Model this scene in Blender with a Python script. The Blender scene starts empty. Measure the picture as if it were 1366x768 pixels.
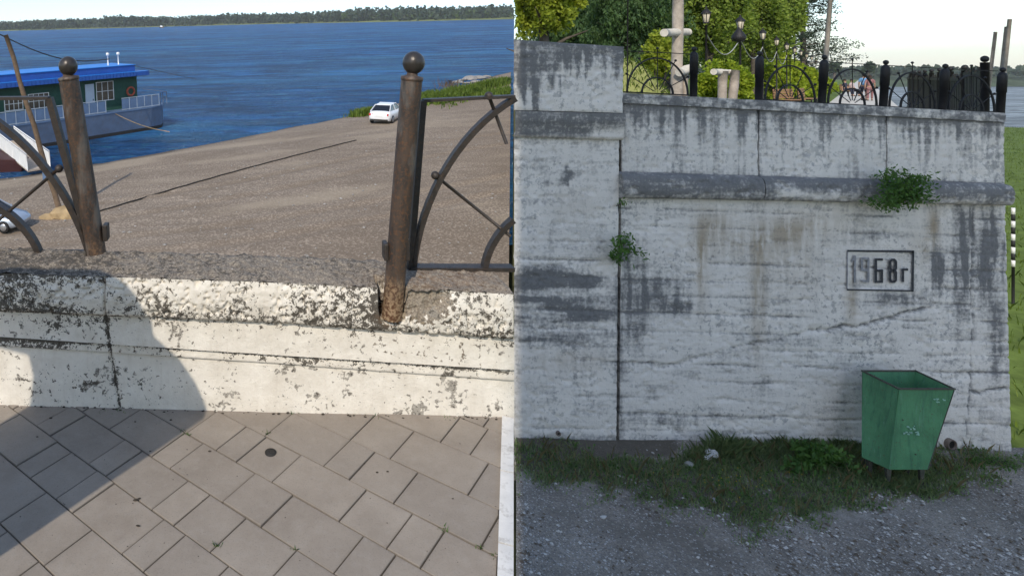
import bpy, bmesh, math, random
import numpy as np
from mathutils import Vector, Matrix

random.seed(7)
RNG = np.random.default_rng(11)
SC = bpy.context.scene
COL = SC.collection

# ------------------------------------------------------------------ camera
F = 843.0            # focal length in photograph pixels (1366 wide)
PX, HY = 345.0, 103.0
CZ = 5.3             # eye height above the gravel yard
cam_d = bpy.data.cameras.new("camera")
cam_d.sensor_fit = 'HORIZONTAL'
cam_d.sensor_width = 36.0
cam_d.lens = 36.0 * F / 1366.0
cam_d.shift_x = (683.0 - PX) / 1366.0
cam_d.shift_y = -(384.0 - HY) / 1366.0
cam_d.clip_start = 0.05
cam_d.clip_end = 20000
cam = bpy.data.objects.new("camera", cam_d)
cam.location = (0, 0, CZ)
cam.rotation_euler = (math.radians(90), 0, 0)
COL.objects.link(cam)
SC.camera = cam

# ------------------------------------------------------------------ light
SUN_EL = math.radians(37)
TR = Vector((0.372, 0.928)).normalized()      # ground direction in which shadows fall
SUN_DIR = Vector((TR.x * math.cos(SUN_EL), TR.y * math.cos(SUN_EL), -math.sin(SUN_EL)))
world = bpy.data.worlds.new("World")
SC.world = world
world.use_nodes = True
wn = world.node_tree
for n in list(wn.nodes):
    wn.nodes.remove(n)
sky = wn.nodes.new("ShaderNodeTexSky")
sky.sky_type = 'NISHITA'
sky.sun_disc = False
sky.sun_elevation = SUN_EL
sky.sun_rotation = math.atan2(-TR.x, -TR.y)
sky.air_density = 1.0
sky.dust_density = 0.6
sky.ozone_density = 1.0
bg = wn.nodes.new("ShaderNodeBackground")
bg.inputs[1].default_value = 0.15
wo = wn.nodes.new("ShaderNodeOutputWorld")
wn.links.new(sky.outputs[0], bg.inputs[0])
wn.links.new(bg.outputs[0], wo.inputs[0])
sun_d = bpy.data.lights.new("sun", 'SUN')
sun_d.energy = 2.15
sun_d.angle = math.radians(0.5)
sun_d.color = (1.0, 0.90, 0.76)
sun = bpy.data.objects.new("sun", sun_d)
sun.rotation_euler = SUN_DIR.to_track_quat('-Z', 'Y').to_euler()
sun.location = (0, -20, 40)
COL.objects.link(sun)
SC.view_settings.view_transform = 'Standard'
SC.view_settings.look = 'None'
SC.view_settings.exposure = 0.62
SC.view_settings.gamma = 1.0

# ------------------------------------------------------------------ frames
# The river terrace lies on ground that climbs gently towards the far bank: its own frame, eye at its origin.
NRM = Vector((-0.0266, -76.0 / F, 1.0)).normalized()
YL = Vector((0, 1.0, 76.0 / F)).normalized()
XL = YL.cross(NRM).normalized()
ML = Matrix(((XL.x, YL.x, NRM.x, 0), (XL.y, YL.y, NRM.y, 0), (XL.z, YL.z, NRM.z, CZ), (0, 0, 0, 1)))
RL = ML.to_3x3()
SUN_L = RL.transposed() @ SUN_DIR


def wpt(x, y, D):
    return Vector(((x - PX) * D / F, D, CZ - (y - HY) * D / F))


def wz(x, y, z):
    D = (CZ - z) * F / (y - HY)
    return wpt(x, y, D)


def lray(x, y):
    return RL.transposed() @ Vector(((x - PX) / F, 1.0, -(y - HY) / F))


def Lz(x, y, z):
    d = lray(x, y)
    return d * (z / d.z)


def Ld(x, y, D):
    d = lray(x, y)
    return d * (D / d.y)


# ------------------------------------------------------------------ noise
_T = RNG.random((256, 256))


def vn(x, y, seed=0):
    x = np.asarray(x, float) + seed * 17.31
    y = np.asarray(y, float) + seed * 9.77
    xi = np.floor(x).astype(int); yi = np.floor(y).astype(int)
    fx = x - xi; fy = y - yi
    fx = fx * fx * (3 - 2 * fx); fy = fy * fy * (3 - 2 * fy)
    a = _T[xi % 256, yi % 256]; b = _T[(xi + 1) % 256, yi % 256]
    c = _T[xi % 256, (yi + 1) % 256]; d = _T[(xi + 1) % 256, (yi + 1) % 256]
    return (a * (1 - fx) + b * fx) * (1 - fy) + (c * (1 - fx) + d * fx) * fy


def fbm(x, y, seed=0, o=4):
    s = 0; a = 0.5; t = 0
    for k in range(o):
        s = s + a * vn(np.asarray(x) * 2 ** k, np.asarray(y) * 2 ** k, seed + k)
        t += a; a *= 0.5
    return s / t


def sst(a, b, x):
    t = np.clip((np.asarray(x, float) - a) / (b - a), 0, 1)
    return t * t * (3 - 2 * t)


# ------------------------------------------------------------------ materials
class NT:
    def __init__(s, name):
        s.m = bpy.data.materials.new(name)
        s.m.use_nodes = True
        s.t = s.m.node_tree
        for n in list(s.t.nodes):
            s.t.nodes.remove(n)
        s.out = s.t.nodes.new("ShaderNodeOutputMaterial")

    def n(s, typ, **kw):
        n = s.t.nodes.new("ShaderNode" + typ)
        for k, v in kw.items():
            setattr(n, k, v)
        return n

    def l(s, a, b):
        s.t.links.new(a, b)

    def val(s, v, sock):
        if isinstance(v, (int, float)):
            sock.default_value = v
        elif isinstance(v, (tuple, list)):
            sock.default_value = tuple(v) + ((1.0,) if len(v) == 3 and sock.type == 'RGBA' else ())
        else:
            s.l(v, sock)

    def coord(s, kind='Object', scale=(1, 1, 1)):
        if kind == 'World':
            g = s.n("NewGeometry").outputs['Position']
        else:
            g = s.n("TexCoord").outputs[kind]
        mp = s.n("Mapping")
        mp.inputs['Scale'].default_value = scale
        s.l(g, mp.inputs[0])
        return mp.outputs[0]

    def noise(s, co, scale, detail=5, rough=0.6, dist=0.0):
        n = s.n("TexNoise")
        n.inputs['Scale'].default_value = scale
        n.inputs['Detail'].default_value = detail
        n.inputs['Roughness'].default_value = rough
        n.inputs['Distortion'].default_value = dist
        s.l(co, n.inputs['Vector'])
        return n.outputs['Fac']

    def voro(s, co, scale, feat='F1'):
        n = s.n("TexVoronoi", feature=feat)
        n.inputs['Scale'].default_value = scale
        s.l(co, n.inputs['Vector'])
        return n

    def ramp(s, fac, a, b, ca=(0, 0, 0), cb=(1, 1, 1)):
        r = s.n("ValToRGB")
        e = r.color_ramp.elements
        e[0].position = a; e[1].position = b
        e[0].color = (*ca, 1); e[1].color = (*cb, 1)
        s.l(fac, r.inputs[0])
        return r.outputs[0]

    def mix(s, f, a, b, mode='MIX'):
        m = s.n("Mix", data_type='RGBA', blend_type=mode)
        s.val(f, m.inputs[0]); s.val(a, m.inputs[6]); s.val(b, m.inputs[7])
        return m.outputs[2]

    def math(s, op, a, b=0.0, clamp=False):
        m = s.n("Math", operation=op, use_clamp=clamp)
        s.val(a, m.inputs[0]); s.val(b, m.inputs[1])
        return m.outputs[0]

    def attr(s, name):
        a = s.n("Attribute", attribute_name=name)
        sp = s.n("SeparateColor")
        s.l(a.outputs['Color'], sp.inputs[0])
        return sp.outputs

    def bump(s, h, strength, dist=0.01, prev=None):
        b = s.n("Bump")
        b.inputs['Strength'].default_value = strength
        b.inputs['Distance'].default_value = dist
        s.l(h, b.inputs['Height'])
        if prev is not None:
            s.l(prev, b.inputs['Normal'])
        return b.outputs[0]

    def pbr(s, col, rough=0.8, normal=None, metal=0.0, spec=0.3, **kw):
        p = s.n("BsdfPrincipled")
        s.val(col, p.inputs['Base Color'])
        s.val(rough, p.inputs['Roughness'])
        s.val(metal, p.inputs['Metallic'])
        p.inputs['Specular IOR Level'].default_value = spec
        for k, v in kw.items():
            s.val(v, p.inputs[k.replace('_', ' ')])
        if normal is not None:
            s.l(normal, p.inputs['Normal'])
        s.l(p.outputs[0], s.out.inputs[0])
        return s.m


def plain(name, col, rough=0.7, metal=0.0, var=0.25, scale=6.0, bump=0.15, spec=0.3, dirt=None):
    t = NT(name)
    co = t.coord()
    n1 = t.noise(co, scale, 6, 0.65)
    c = t.mix(t.ramp(n1, 0.3, 0.75), tuple(v * (1 - var) for v in col), tuple(min(1, v * (1 + var)) for v in col))
    if dirt:
        n2 = t.noise(co, scale * 2.7, 7, 0.7)
        c = t.mix(t.math('MULTIPLY', t.ramp(n2, 0.52, 0.68), dirt[1]), c, dirt[0])
    nm = t.bump(t.noise(co, scale * 6, 4), bump, 0.01)
    return t.pbr(c, rough, nm, metal, spec)


def mat_wall(name, white=(0.745, 0.70, 0.64), fine=1.0):
    """Old whitewash over board-marked concrete; mask R = black growth, G = bare concrete, B = rust."""
    t = NT(name)
    co = t.coord('World')
    st = t.coord('World', (1.0, 1.0, 0.16))
    hz = t.coord('World', (0.22, 1.0, 2.6))
    r, g, b = t.attr('mask')[:3]
    n_big = t.noise(co, 1.2, 4, 0.6)
    n_mid = t.noise(co, 5.0 * fine, 4, 0.62, 0.3)
    n_fin = t.noise(co, 24 * fine, 2, 0.6)
    n_str = t.noise(st, 11, 3, 0.6)
    n_hz = t.noise(hz, 5, 4, 0.62)
    wash = t.mix(t.ramp(n_mid, 0.3, 0.72), tuple(v * 0.80 for v in white), white)
    wash = t.mix(t.math('MULTIPLY', t.ramp(n_str, 0.40, 0.66), 0.75), wash, (0.50, 0.49, 0.475))
    wash = t.mix(t.math('MULTIPLY', t.ramp(n_hz, 0.42, 0.64), 0.75), wash, (0.43, 0.42, 0.405))
    wash = t.mix(t.math('MULTIPLY', t.ramp(n_big, 0.38, 0.60), 0.9), wash, (0.43, 0.415, 0.395))
    bare = t.mix(t.ramp(n_fin, 0.3, 0.7), (0.28, 0.275, 0.265), (0.52, 0.50, 0.47))
    gm = t.math('ADD', t.math('MULTIPLY', g, 0.8), t.math('MULTIPLY', t.math('SUBTRACT', t.math('ADD', t.math('MULTIPLY', n_mid, 0.6), t.math('MULTIPLY', n_fin, 0.4)), 0.5), 2.2))
    c = t.mix(t.math('MULTIPLY', t.ramp(gm, 0.0, 0.70), 0.9), wash, bare)
    chips = t.math('ADD', t.noise(co, 13 * fine, 3, 0.65), t.math('MULTIPLY', t.math('SUBTRACT', n_big, 0.5), 0.7))
    c = t.mix(t.math('MULTIPLY', t.ramp(chips, 0.63, 0.70), 0.8), c, t.mix(n_fin, (0.10, 0.10, 0.10), (0.30, 0.30, 0.29)))
    c = t.mix(t.math('MULTIPLY', t.ramp(chips, 0.36, 0.30), 0.6), c, tuple(min(.85, v * 1.12) for v in white))
    c = t.mix(t.math('MULTIPLY', t.math('MULTIPLY', b, t.ramp(n_str, 0.25, 0.55)), 0.9), c, (0.30, 0.235, 0.15))
    rm = t.math('ADD', r, t.math('MULTIPLY', t.math('SUBTRACT', t.math('ADD', t.math('MULTIPLY', n_fin, 0.42), t.math('ADD', t.math('MULTIPLY', n_str, 0.25), t.math('MULTIPLY', n_hz, 0.33))), 0.5), 3.0))
    blk = t.mix(n_fin, (0.07, 0.071, 0.074), (0.21, 0.21, 0.21))
    c = t.mix(t.math('MULTIPLY', t.ramp(rm, 0.10, 0.84), 0.95), c, blk)
    h = t.math('ADD', t.math('MULTIPLY', n_mid, 0.6), t.math('MULTIPLY', n_fin, 0.5))
    nm = t.bump(h, 0.5, 0.02)
    nm = t.bump(t.ramp(chips, 0.62, 0.70), 0.3, -0.012, nm)
    return t.pbr(c, 0.92, nm, 0, 0.15)


def mat_parapet():
    t = NT('whitewashed_parapet')
    co = t.coord('World')
    r, g, b = t.attr('mask')[:3]
    n1 = t.noise(co, 9, 7, 0.7)
    n2 = t.noise(co, 44, 3, 0.62, 0.4)
    n3 = t.noise(co, 150, 1, 0.6)
    v = t.voro(co, 95).outputs['Distance']
    wash = t.mix(t.ramp(n1, 0.3, 0.7), (0.66, 0.61, 0.53), (0.82, 0.775, 0.695))
    drip = t.noise(t.coord('World', (1, 1, 0.14)), 34, 5, 0.7)
    wash = t.mix(t.math('MULTIPLY', t.ramp(drip, 0.52, 0.75), 0.35), wash, (0.52, 0.46, 0.38))
    agg = t.mix(t.ramp(v, 0.1, 0.6), (0.42, 0.36, 0.28), (0.16, 0.13, 0.10))
    agg = t.mix(t.ramp(n3, 0.35, 0.7), agg, (0.30, 0.26, 0.21))
    gm = t.math('ADD', g, t.math('MULTIPLY', t.math('SUBTRACT', n2, 0.5), 2.0))
    c = t.mix(t.ramp(gm, 0.45, 0.53), wash, agg)
    clus = t.noise(co, 5.5, 3, 0.6)
    chip = t.math('ADD', n2, t.math('MULTIPLY', t.math('SUBTRACT', clus, 0.5), 1.5))
    c = t.mix(t.math('MULTIPLY', t.ramp(chip, 0.71, 0.745), 0.8), c, t.mix(n3, (0.16, 0.145, 0.125), (0.40, 0.37, 0.32)))
    rm = t.math('ADD', t.math('ADD', r, t.math('MULTIPLY', t.math('SUBTRACT', clus, 0.5), 1.1)), t.math('MULTIPLY', t.math('SUBTRACT', t.math('ADD', t.math('MULTIPLY', n2, 0.6), t.math('MULTIPLY', n3, 0.4)), 0.5), 3.6))
    c = t.mix(t.math('MULTIPLY', t.ramp(rm, 0.45, 0.62), 0.95), c, t.mix(n3, (0.035, 0.032, 0.028), (0.14, 0.122, 0.10)))
    c = t.mix(t.math('MULTIPLY', b, t.ramp(n2, 0.35, 0.6)), c, (0.26, 0.13, 0.05))
    h = t.math('SUBTRACT', t.math('MULTIPLY', n2, 0.8), t.math('MULTIPLY', t.ramp(rm, 0.4, 0.7), 0.5))
    nm = t.bump(h, 0.4, 0.008)
    nm = t.bump(n3, 0.35, 0.004, nm)
    return t.pbr(c, 0.9, nm, 0, 0.15)


def mat_paver():
    t = NT('concrete_paver')
    co = t.coord('World')
    oi = t.n("ObjectInfo").outputs['Random']
    n1 = t.noise(co, 6, 6, 0.65)
    n2 = t.noise(co, 40, 4, 0.65)
    n3 = t.noise(co, 200, 2, 0.65)
    c = t.mix(t.ramp(n1, 0.3, 0.72), (0.255, 0.217, 0.178), (0.35, 0.305, 0.255))
    c = t.mix(t.math('MULTIPLY', oi, 0.4), c, (0.205, 0.18, 0.155))
    c = t.mix(t.math('MULTIPLY', t.ramp(n2, 0.5, 0.72), 0.45), c, (0.31, 0.28, 0.245))
    c = t.mix(t.math('MULTIPLY', t.ramp(n3, 0.55, 0.72), 0.45), c, (0.16, 0.14, 0.125))
    spots = t.noise(co, 24, 7, 0.8, 0.5)
    c = t.mix(t.math('MULTIPLY', t.ramp(spots, 0.64, 0.72), 0.45), c, (0.17, 0.15, 0.13))
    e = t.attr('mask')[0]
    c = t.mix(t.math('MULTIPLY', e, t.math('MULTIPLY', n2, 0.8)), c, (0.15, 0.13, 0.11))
    nm = t.bump(n2, 0.25, 0.004)
    nm = t.bump(n3, 0.35, 0.0015, nm)
    return t.pbr(c, 0.85, nm, 0, 0.2)


def mat_beach():
    t = NT('beach_gravel')
    co = t.coord('Object')
    st = t.coord('Object', (1, 1, 1))
    r, g, b = t.attr('mask')[:3]
    n1 = t.noise(co, 0.12, 6, 0.6)
    n2 = t.noise(t.coord('Object', (.5, 1.6, 1)), 0.9, 5, 0.65)
    n3 = t.noise(co, 11, 3, 0.6)
    v = t.voro(co, 7).outputs['Distance']
    c = t.mix(t.ramp(n1, 0.35, 0.68), (0.335, 0.27, 0.205), (0.43, 0.355, 0.275))
    c = t.mix(t.ramp(n2, 0.35, 0.75), c, (0.25, 0.20, 0.15))
    c = t.mix(t.math('MULTIPLY', t.ramp(n3, 0.52, 0.75), 0.5), c, (0.42, 0.35, 0.27))
    c = t.mix(t.math('MULTIPLY', t.ramp(n3, 0.46, 0.26), 0.6), c, (0.12, 0.09, 0.065))
    c = t.mix(r, c, (0.40, 0.33, 0.24))
    c = t.mix(t.math('MULTIPLY', b, 0.55), c, (0.19, 0.15, 0.11))
    c = t.mix(t.math('MULTIPLY', g, 0.8), c, (0.085, 0.075, 0.062))
    nm = t.bump(n3, 0.5, 0.03)
    nm = t.bump(n2, 0.25, 0.05, nm)
    return t.pbr(c, 0.95, nm, 0, 0.1)


def mat_gravel():
    t = NT('yard_gravel')
    co = t.coord('World')
    r, g, b = t.attr('mask')[:3]
    n1 = t.noise(co, 0.9, 6, 0.65)
    n2 = t.noise(co, 9, 5, 0.68)
    v1 = t.voro(co, 75); v2 = t.voro(co, 32)
    c = t.mix(t.ramp(n1, 0.36, 0.64), (0.22, 0.185, 0.145), (0.43, 0.375, 0.31))
    vc = t.n("SeparateColor"); t.l(v1.outputs['Color'], vc.inputs[0])
    c = t.mix(t.math('MULTIPLY', vc.outputs[0], 0.75), c, (0.15, 0.14, 0.13))
    c = t.mix(t.ramp(vc.outputs[1], 0.93, 0.97), c, (0.52, 0.49, 0.46))
    vd = t.n("SeparateColor"); t.l(v2.outputs['Color'], vd.inputs[0])
    c = t.mix(t.math('MULTIPLY', t.ramp(vd.outputs[2], 0.9, 0.95), 0.5), c, (0.40, 0.37, 0.33))
    soil = t.mix(n2, (0.075, 0.065, 0.052), (0.19, 0.165, 0.13))
    gm = t.math('ADD', r, t.math('MULTIPLY', t.math('SUBTRACT', n2, 0.5), 1.2))
    c = t.mix(t.ramp(gm, 0.35, 0.65), c, soil)
    c = t.mix(t.math('MULTIPLY', g, t.ramp(n2, 0.3, 0.6)), c, (0.36, 0.33, 0.29))
    nm = t.bump(v1.outputs['Distance'], 0.8, 0.015)
    nm = t.bump(n2, 0.5, 0.03, nm)
    return t.pbr(c, 0.92, nm, 0, 0.12)


def mat_leaf(name, ca, cb, trans=0.4, scale=0.9):
    t = NT(name)
    co = t.coord('World')
    n1 = t.noise(co, scale * 1.6, 3, 0.65)
    rnd = t.attr('mask')[0]
    f = t.math('ADD', t.math('MULTIPLY', t.ramp(n1, 0.3, 0.7), 0.5), t.math('MULTIPLY', rnd, 0.5))
    c = t.mix(f, ca, cb)
    d = t.n("BsdfPrincipled"); t.l(c, d.inputs['Base Color']); d.inputs['Roughness'].default_value = 0.55
    d.inputs['Specular IOR Level'].default_value = 0.25
    tr = t.n("BsdfTranslucent")
    t.l(t.mix(1.0, c, (1.0, 1.0, 0.45), 'MULTIPLY'), tr.inputs[0])
    ms = t.n("MixShader"); ms.inputs[0].default_value = trans
    t.l(d.outputs[0], ms.inputs[1]); t.l(tr.outputs[0], ms.inputs[2])
    t.l(ms.outputs[0], t.out.inputs[0])
    return t.m


def mat_water(name, col, wave=1.0, rough=0.12):
    t = NT(name)
    a = t.coord('Object', (0.30, 1.0, 1)); b2 = t.coord('Object', (0.7, 1.3, 1)); c3 = t.coord('Object', (0.12, 1.0, 1))
    n1 = t.noise(a, 0.32, 5, 0.65, 0.6); n2 = t.noise(b2, 0.9, 7, 0.7, 0.8); n3 = t.noise(a, 0.018, 5, 0.65); n4 = t.noise(c3, 0.11, 6, 0.7)
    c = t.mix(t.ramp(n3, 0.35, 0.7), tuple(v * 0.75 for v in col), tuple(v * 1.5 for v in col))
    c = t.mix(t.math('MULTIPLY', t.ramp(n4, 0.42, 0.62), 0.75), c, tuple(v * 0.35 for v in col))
    c = t.mix(t.math('MULTIPLY', t.ramp(n2, 0.53, 0.64), 0.75), c, tuple(min(.6, v * 1.7 + .02) for v in col))  # ripple sparkle put into the water colour
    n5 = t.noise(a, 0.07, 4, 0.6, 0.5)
    c = t.mix(t.math('MULTIPLY', t.ramp(n1, 0.42, 0.57), 0.95), tuple(v * 0.42 for v in col), c)  # dark wave troughs put into the colour too
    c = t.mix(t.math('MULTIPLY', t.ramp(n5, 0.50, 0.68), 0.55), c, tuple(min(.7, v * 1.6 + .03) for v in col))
    nm = t.bump(n1, 1.0 * wave, 5.0)
    nm = t.bump(n2, 1.0 * wave, 2.5, nm)
    d = t.n("BsdfDiffuse"); t.l(c, d.inputs[0]); t.l(nm, d.inputs[2])
    g = t.n("BsdfGlossy"); g.inputs['Roughness'].default_value = rough; t.l(nm, g.inputs['Normal'])
    ms = t.n("MixShader"); ms.inputs[0].default_value = 0.17
    t.l(d.outputs[0], ms.inputs[1]); t.l(g.outputs[0], ms.inputs[2]); t.l(ms.outputs[0], t.out.inputs[0])
    return t.m


def mat_rust():
    t = NT('rusty_post_paint')
    co = t.coord('World'); st = t.coord('World', (1, 1, 0.3))
    n1 = t.noise(st, 26, 3, 0.65, 0.4); n2 = t.noise(co, 80, 2, 0.65)
    r, g, b = t.attr('mask')[:3]
    c = t.mix(t.ramp(n1, 0.35, 0.66), (0.042, 0.036, 0.033), (0.098, 0.066, 0.048))
    c = t.mix(t.math('MULTIPLY', t.ramp(n2, 0.5, 0.68), 0.75), c, (0.155, 0.075, 0.036))
    c = t.mix(t.math('MULTIPLY', t.ramp(t.noise(st, 17, 3, 0.6), 0.52, 0.66), 0.6), c, (0.17, 0.155, 0.14))
    c = t.mix(r, c, t.mix(t.ramp(n2, 0.4, 0.6), (0.11, 0.05, 0.025), (0.36, 0.25, 0.15)))
    nm = t.bump(n2, 0.4, 0.003)
    return t.pbr(c, 0.5, nm, 0.25, 0.45)


def mat_bin():
    t = NT('green_bin_paint')
    co = t.coord('World'); st = t.coord('World', (1, 1, 0.12))
    n1 = t.noise(co, 3.5, 4, 0.6); n2 = t.noise(st, 22, 4, 0.65); n3 = t.noise(co, 45, 3, 0.65)
    c = t.mix(t.ramp(n1, 0.35, 0.68), (0.065, 0.19, 0.092), (0.09, 0.26, 0.125))
    c = t.mix(t.math('MULTIPLY', t.ramp(n2, 0.5, 0.68), 0.5), c, (0.03, 0.105, 0.065))
    c = t.mix(t.math('MULTIPLY', t.ramp(n3, 0.62, 0.70), 0.8), c, (0.10, 0.055, 0.03))
    c = t.mix(t.math('MULTIPLY', t.ramp(t.noise(st, 40, 3, 0.6), 0.6, 0.72), 0.4), c, (0.16, 0.30, 0.22))
    nm = t.bump(n1, 0.35, 0.04)
    nm = t.bump(n3, 0.15, 0.003, nm)
    return t.pbr(c, t.math('ADD', t.math('MULTIPLY', n1, 0.3), 0.4), nm, 0, 0.35)


M = {}
M['wall'] = mat_wall('old_whitewash')
M['pilaster'] = mat_wall('fresh_whitewash', (0.82, 0.82, 0.80))
M['parapet'] = mat_parapet()
M['paver'] = mat_paver()
M['beach'] = mat_beach()
M['gravel'] = mat_gravel()
M['rust'] = mat_rust()
M['joint'] = plain('joint_sand', (0.055, 0.045, 0.035), 0.95, var=0.5, scale=40)
M['kerb'] = plain('painted_kerb', (0.72, 0.70, 0.66), 0.85, var=0.12, scale=9, dirt=((0.3, 0.27, 0.23), 0.6))
M['iron'] = plain('brown_iron', (0.05, 0.042, 0.037), 0.5, 0.3, 0.35, 30, 0.25, 0.45, dirt=((0.11, 0.06, 0.03), 0.5))
M['black_iron'] = plain('black_iron', (0.022, 0.020, 0.020), 0.55, 0.2, 0.3, 20, 0.15, 0.35)
M['ball'] = plain('ball_paint', (0.05, 0.043, 0.038), 0.33, 0.3, 0.25, 25, 0.1, 0.5)
M['mortar'] = plain('broken_mortar', (0.40, 0.33, 0.24), 0.95, 0, 0.3, 60, 0.8, 0.1, dirt=((0.16, 0.12, 0.08), 0.7))
M['stone'] = plain('grey_stone', (0.30, 0.29, 0.27), 0.9, 0, 0.3, 7, 0.4, 0.2)
M['pale_stone'] = plain('pale_stone', (0.50, 0.49, 0.47), 0.9, 0, 0.25, 9, 0.4, 0.2)
M['pebble'] = plain('pebbles', (0.30, 0.28, 0.255), 0.9, 0, 0.6, 14, 0.2, 0.2)
M['pebble_pale'] = plain('pale_pebbles', (0.50, 0.475, 0.44), 0.9, 0, 0.3, 14, 0.2, 0.2)
M['pebble_brown'] = plain('brown_pebbles', (0.15, 0.12, 0.09), 0.9, 0, 0.5, 14, 0.2, 0.2)
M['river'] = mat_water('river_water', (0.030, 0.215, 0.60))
M['bay'] = mat_water('bay_water', (0.30, 0.34, 0.36), 0.3)
M['ground'] = plain('far_ground', (0.16, 0.17, 0.09), 0.95, 0, 0.3, 0.02, 0, 0.1)
M['promenade'] = plain('promenade_concrete', (0.56, 0.53, 0.47), 0.9, 0, 0.12, 1.2, 0.2, 0.15)
M['lawn'] = plain('lawn_soil', (0.12, 0.17, 0.04), 0.95, 0, 0.4, 2, 0.4, 0.1)
M['mound'] = plain('dry_lawn', (0.27, 0.28, 0.10), 0.95, 0, 0.3, 4, 0.6, 0.1)
M['hill'] = plain('far_hill', (0.075, 0.10, 0.055), 0.95, 0, 0.4, 0.03, 0, 0.05)
M['meadow'] = plain('far_meadow', (0.19, 0.22, 0.075), 0.95, 0, 0.3, 0.02, 0, 0.05)
M['bin'] = mat_bin()
M['bin_rim'] = plain('bin_rim_rust', (0.07, 0.075, 0.06), 0.6, 0.2, 0.4, 20, 0.2, 0.4, dirt=((0.13, 0.06, 0.03), 0.8))
M['bin_scuff'] = plain('bin_scuffs', (0.30, 0.50, 0.40), 0.7, 0, 0.2, 30, 0.1, 0.2)
M['wood'] = plain('weathered_log', (0.40, 0.345, 0.285), 0.85, 0, 0.3, 9, 0.5, 0.15)
M['wood_end'] = plain('cut_log_end', (0.62, 0.57, 0.48), 0.85, 0, 0.2, 9, 0.3, 0.15)
M['pole_wood'] = plain('pole_wood', (0.15, 0.105, 0.07), 0.85, 0, 0.35, 6, 0.4, 0.15)
M['bench'] = plain('bench_wood', (0.30, 0.17, 0.09), 0.7, 0, 0.25, 8, 0.2, 0.25)
M['bark'] = plain('bark', (0.10, 0.085, 0.07), 0.9, 0, 0.4, 5, 0.6, 0.1)
M['digit_dark'] = plain('digit_dark_paint', (0.045, 0.046, 0.05), 0.9, 0, 0.4, 30, 0.2, 0.15, dirt=((0.25, 0.25, 0.25), 0.5))
M['digit_worn'] = plain('digit_worn_paint', (0.25, 0.25, 0.26), 0.9, 0, 0.35, 30, 0.2, 0.15, dirt=((0.42, 0.42, 0.43), 0.8))
M['dark_hole'] = plain('pipe_inside', (0.02, 0.018, 0.016), 0.9)
M['clay_pipe'] = plain('clay_pipe', (0.19, 0.15, 0.125), 0.85, 0, 0.3, 20, 0.3)
M['roof_blue'] = plain('blue_roof', (0.015, 0.20, 0.62), 0.45, 0, 0.1, 2, 0.05, 0.4)
M['fascia_blue'] = plain('blue_fascia', (0.02, 0.085, 0.34), 0.5, 0, 0.15, 2, 0.05, 0.4)
M['cabin_green'] = plain('cabin_green', (0.028, 0.085, 0.06), 0.6, 0, 0.2, 3, 0.1, 0.3)
M['hull_blue'] = plain('hull_blue', (0.10, 0.14, 0.215), 0.5, 0, 0.15, 1.2, 0.1, 0.4, dirt=((0.1, 0.1, 0.12), 0.6))
M['rail_blue'] = plain('rail_panel', (0.10, 0.16, 0.27), 0.5, 0, 0.15, 2, 0.1, 0.4)
M['rail_grey'] = plain('rail_grey', (0.34, 0.40, 0.48), 0.5, 0, 0.15, 4, 0.1, 0.3)
M['hull_red'] = plain('hull_red', (0.055, 0.02, 0.02), 0.6, 0, 0.25, 2, 0.2, 0.3)
M['white'] = plain('white_paint', (0.74, 0.74, 0.72), 0.5, 0, 0.08, 2, 0.05, 0.4)
M['pale_door'] = plain('pale_door', (0.50, 0.58, 0.68), 0.5, 0, 0.08, 2, 0.05, 0.4)
M['window'] = plain('dark_glass', (0.10, 0.085, 0.065), 0.12, 0, 0.3, 2, 0.0, 0.6)
M['ring'] = plain('lifebuoy_red', (0.42, 0.10, 0.06), 0.6)
M['car_white'] = plain('car_white', (0.78, 0.79, 0.80), 0.25, 0, 0.03, 2, 0.0, 0.5)
M['car_silver'] = plain('car_silver', (0.42, 0.48, 0.56), 0.3, 0.4, 0.05, 2, 0.0, 0.5)
M['car_glass'] = plain('car_glass', (0.012, 0.014, 0.018), 0.08, 0, 0.1, 2, 0.0, 0.6)
M['tyre'] = plain('tyre', (0.018, 0.018, 0.018), 0.8)
M['rim'] = plain('wheel_rim', (0.42, 0.43, 0.45), 0.35, 0.7, 0.1)
M['tail'] = plain('tail_light', (0.50, 0.02, 0.02), 0.25, 0, 0.05, 2, 0, 0.5)
M['lamp_glass'] = plain('lamp_glass', (0.52, 0.46, 0.34), 0.35, 0, 0.08, 3, 0, 0.4)
M['skin'] = plain('skin', (0.42, 0.25, 0.17), 0.6, 0, 0.1)
M['hair'] = plain('hair', (0.035, 0.022, 0.015), 0.6)
M['shirt_blue'] = plain('shirt_blue', (0.16, 0.32, 0.55), 0.85, 0, 0.15)
M['shorts_dark'] = plain('shorts_dark', (0.03, 0.035, 0.06), 0.85)
M['top_red'] = plain('top_red', (0.30, 0.15, 0.15), 0.85, 0, 0.2)
M['skirt_red'] = plain('trousers_red', (0.24, 0.12, 0.12), 0.85, 0, 0.2)
M['shirt_pink'] = plain('shirt_pink', (0.48, 0.38, 0.37), 0.85)
M['shoe'] = plain('shoe', (0.05, 0.045, 0.045), 0.7)
M['brick'] = plain('shade_block_plaster', (0.66, 0.64, 0.58), 0.9, 0, 0.1, 2, 0.2, 0.15)  # facing of the added shade block, pale to bounce light
M['cable'] = plain('black_cable', (0.03, 0.028, 0.026), 0.7)
M['mud'] = plain('sandy_lump', (0.37, 0.27, 0.15), 0.95, 0, 0.3, 3, 0.7, 0.1)
M['sheet'] = plain('pale_fence_sheet', (0.42, 0.41, 0.38), 0.6, 0.1, 0.15, 3, 0.1, 0.3)
M['leaf_lit'] = mat_leaf('birch_leaf', (0.12, 0.18, 0.02), (0.46, 0.52, 0.06), 0.5)
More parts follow.
